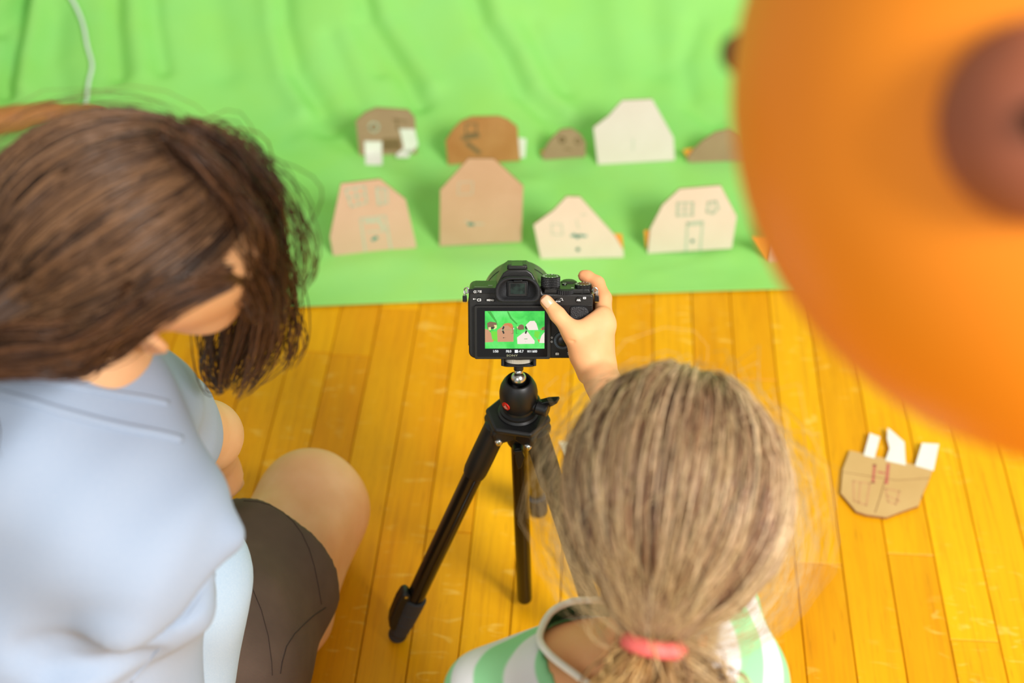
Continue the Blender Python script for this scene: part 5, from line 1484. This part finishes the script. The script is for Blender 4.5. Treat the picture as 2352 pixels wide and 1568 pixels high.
ok_ = ~(below_hairline(cA)[:, :10].any(1)); cA = cA[ok_]; S = S[ok_]
cf = cf[~below_hairline(cv[cf].mean(1), -6)]
tA = streak(S, lin(74, 50, 34), lin(146, 106, 72), lin(28, 17, 11), 25, 4.2, 1.4)
cB, S2b = dome_strands(HL, RL, rad2 * 1.03, LT, 260, 13, 22, hl2, lift=.03, jitter=.12, wave=.02)
tB = streak(S2b, lin(96, 66, 42), lin(150, 110, 74), lin(50, 32, 20), 26)
loose = []
for i, (pl, n_, s0, s1) in enumerate([
        ([(440, 330, 1.02), (530, 345, 1.03), (585, 450, 1.07), (612, 580, 1.12), (592, 700, 1.16), (550, 830, 1.21), (510, 900, 1.24)], 130, .007, .005),
        ([(430, 330, 1.01), (540, 350, 1.03), (600, 460, 1.07), (635, 600, 1.12), (630, 690, 1.15)], 70, .005, .006),
        ([(430, 340, 1.01), (510, 400, 1.02), (570, 520, 1.05), (600, 660, 1.10), (585, 780, 1.16), (530, 880, 1.22)], 130, .008, .006),
        ([(400, 360, 1.0), (480, 440, 1.01), (520, 560, 1.03), (560, 640, 1.07), (600, 690, 1.12)], 200, .010, .008),
        ([(450, 330, 1.02), (550, 380, 1.04), (585, 500, 1.08), (596, 620, 1.13), (635, 640, 1.16)], 60, .006, .008),
        ([(450, 350, .99), (545, 430, 1.005), (590, 520, 1.03), (612, 600, 1.06), (616, 680, 1.10)], 240, .011, .010),
        ([(560, 560, 1.08), (510, 700, 1.12), (500, 800, 1.17), (495, 870, 1.21), (520, 900, 1.23)], 60, .006, .003),
        ([(620, 540, 1.10), (645, 640, 1.13), (640, 720, 1.16), (625, 800, 1.20)], 26, .006, .010)]):
    loose.append(follow([D(*q) for q in pl], n_, 13, s0, s1, 30 + i, .006))
cB = cB[~(below_hairline(cB)[:, :11].any(1))]; S2b = S2b[:len(cB)]; tB = tB[:len(cB)]
bvc = bvh_of(cv, cf)
for i, pl in enumerate([[(500, 630), (400, 655), (310, 698), (225, 766), (130, 800), (30, 800)], [(470, 638), (380, 668), (296, 716), (215, 800), (120, 812), (20, 790)], [(300, 680), (240, 760), (180, 815), (100, 800), (20, 770)],
                        [(330, 660), (240, 720), (160, 760), (60, 760), (-20, 760)], [(225, 800), (180, 828), (120, 822), (50, 800), (-10, 780)]]):
    q = on_surf_line(bvc, pl, .0025, 40)
    if len(q) > 2: loose.append(follow(q + [LT], 230, 13, .0045, .006, 60 + i, .002))
cL = np.vstack(loose); tL = streak(cL[:, 7], lin(76, 48, 30), lin(132, 88, 54), lin(36, 22, 12), 27, 50)
pt = [LT + (HL - LT) * .1, LT, D(-150, 930, 1.0), D(-110, 1040, 1.02)]
cP = follow(pt, 500, 13, .005, .009, 41, .004); tP = streak(cP[:, 6], lin(60, 38, 24), lin(100, 70, 46), lin(34, 20, 12), 28, 60)
g_ = np.random.default_rng(5)
hair_obj('hair', per, LO, np.vstack([cA, cB, cL, cP]), np.concatenate([g_.uniform(.0005, .0011, len(cA)), g_.uniform(.00015, .0003, len(cB)), g_.uniform(.00035, .0008, len(cL)), g_.uniform(.0005, .001, len(cP))]),
         np.vstack([tA, tB, tL, tP]), caps=(cv, cf, ct), label='dark brown hair tied back with loose strands over the face')

# ================= forearm reaching in from the left =================
a0 = U(-150, 300, .10); a1 = U(40, 272, .075); a2 = U(120, 258, .065)
P3 = [cap(a0, a1, .034, .022, .01), cap(a1, a2, .022, .020, .01), cap(a0 + np.array([-.25, -.1, .06]), a0, .04, .034, .01)]
P3 += [ell(a2 + np.array([.03, 0, -.004]), (.034, .028, .014), None, .012)]
for i in range(4): P3 += chain([a2 + np.array([.055, .021 - .014 * i, -.004]), a2 + np.array([.078, .022 - .015 * i, -.012]), a2 + np.array([.088, .022 - .015 * i, -.032])], [.0075, .0068, .0058], .003)
P3 += chain([a2 + np.array([.012, -.022, -.004]), a2 + np.array([.036, -.038, -.014]), a2 + np.array([.054, -.034, -.028])], [.009, .008, .0065], .004)
AO = np.array([a0[0], a0[1], 0.0])
arm3 = thing('person', 'bare forearm of a person reaching over the backdrop at the left edge', 'person', tuple(AO))
sdf_obj('forearm', P3, mat_skin('skin_shaded', srgb(176, 112, 60), srgb(188, 124, 70), srgb(170, 100, 56)), .0035, arm3, AO, smooth=2)  # skin colour made darker to stand in for the shade on this arm
sdf_obj('sleeve', [cap(a0 + np.array([-.27, -.11, .065]), a0 + np.array([-.09, -.035, .02]), .055, .046, .01)], plain('grey_sleeve', srgb(120, 130, 140), .9), .005, arm3, AO)

# ------------------------------------------------------------------ orange lamp close to the viewer
RC_ = D(2536, 220, .600); AP = D(2392, 280, .505); la = unit(AP - RC_); hL = np.linalg.norm(AP - RC_)
base_p = np.array([RC_[0] + .62, RC_[1] + .10, 0.0])
lamp = thing('floor_lamp', 'floor lamp with large glossy orange dome shade filling the upper right corner', 'lamp', tuple(base_p))
t = NT('orange_enamel'); v = t.coords(); t.color(t.ramp(t.noise(v, 6, 2), [(.3, srgb(244, 138, 22)), (.7, srgb(248, 146, 28))])); t.set(Roughness=.45); t.b.inputs['Specular IOR Level'].default_value = .35
pr_ = []
for k in range(15):
    a = k / 14 * math.pi / 2; pr_.append((hL * math.cos(a) ** 1.0, .036 + (.160 - .036) * math.sin(a)))
out = [(h, r) for h, r in pr_] + [(-.004, .1605), (-.006, .159)] + [(h - .002, r - .002) for h, r in pr_[::-1]]
sh_ = MB().lathe(RC_ - base_p, la, out, 72, cap=False).obj('shade', t.m, lamp, True)
M_rim = plain('rust_plastic', srgb(150, 82, 52), .5)
MB().lathe(AP - la * .004 - base_p, la, [(0, .037), (.008, .0365), (.016, .033), (.022, .026), (.0255, .016), (.027, .006), (.0272, .0002)], 48, cap=False).obj('socket_cap', M_rim, lamp, True)
kx_, ky_, _ = frame(la); kb = D(1682, 160, .600); kb = RC_ + unit((kb - RC_) - la * ((kb - RC_) @ la)) * .1615
MB().cyl(kb - la * .006 - base_p, kb + la * .014 - base_p, .011, .010, 20, .002).obj('rim_knob', plain('dark_brown_knob', srgb(84, 36, 16), .5), lamp, True)
M_pole = plain('dark_bronze', srgb(52, 36, 26), .4, .6)
arm_end = base_p * np.array([1, 1, 0]) + np.array([0, 0, 1.30])
MB().tube([AP + la * .018 - base_p, AP + la * .02 + np.array([.07, .0, .05]) - base_p, AP + np.array([.25, .02, .11]) - base_p, arm_end - base_p], .009, 14).obj('lamp_arm', M_pole, lamp, True)
MB().cyl((0, 0, .01), (0, 0, 1.33), .011, .011, 24, .002).obj('pole', M_pole, lamp, 'auto')
MB().lathe((0, 0, .0006), (0, 0, 1), [(0, .13), (.012, .13), (.02, .12), (.024, .02)], 56).obj('base', M_pole, lamp, 'auto')
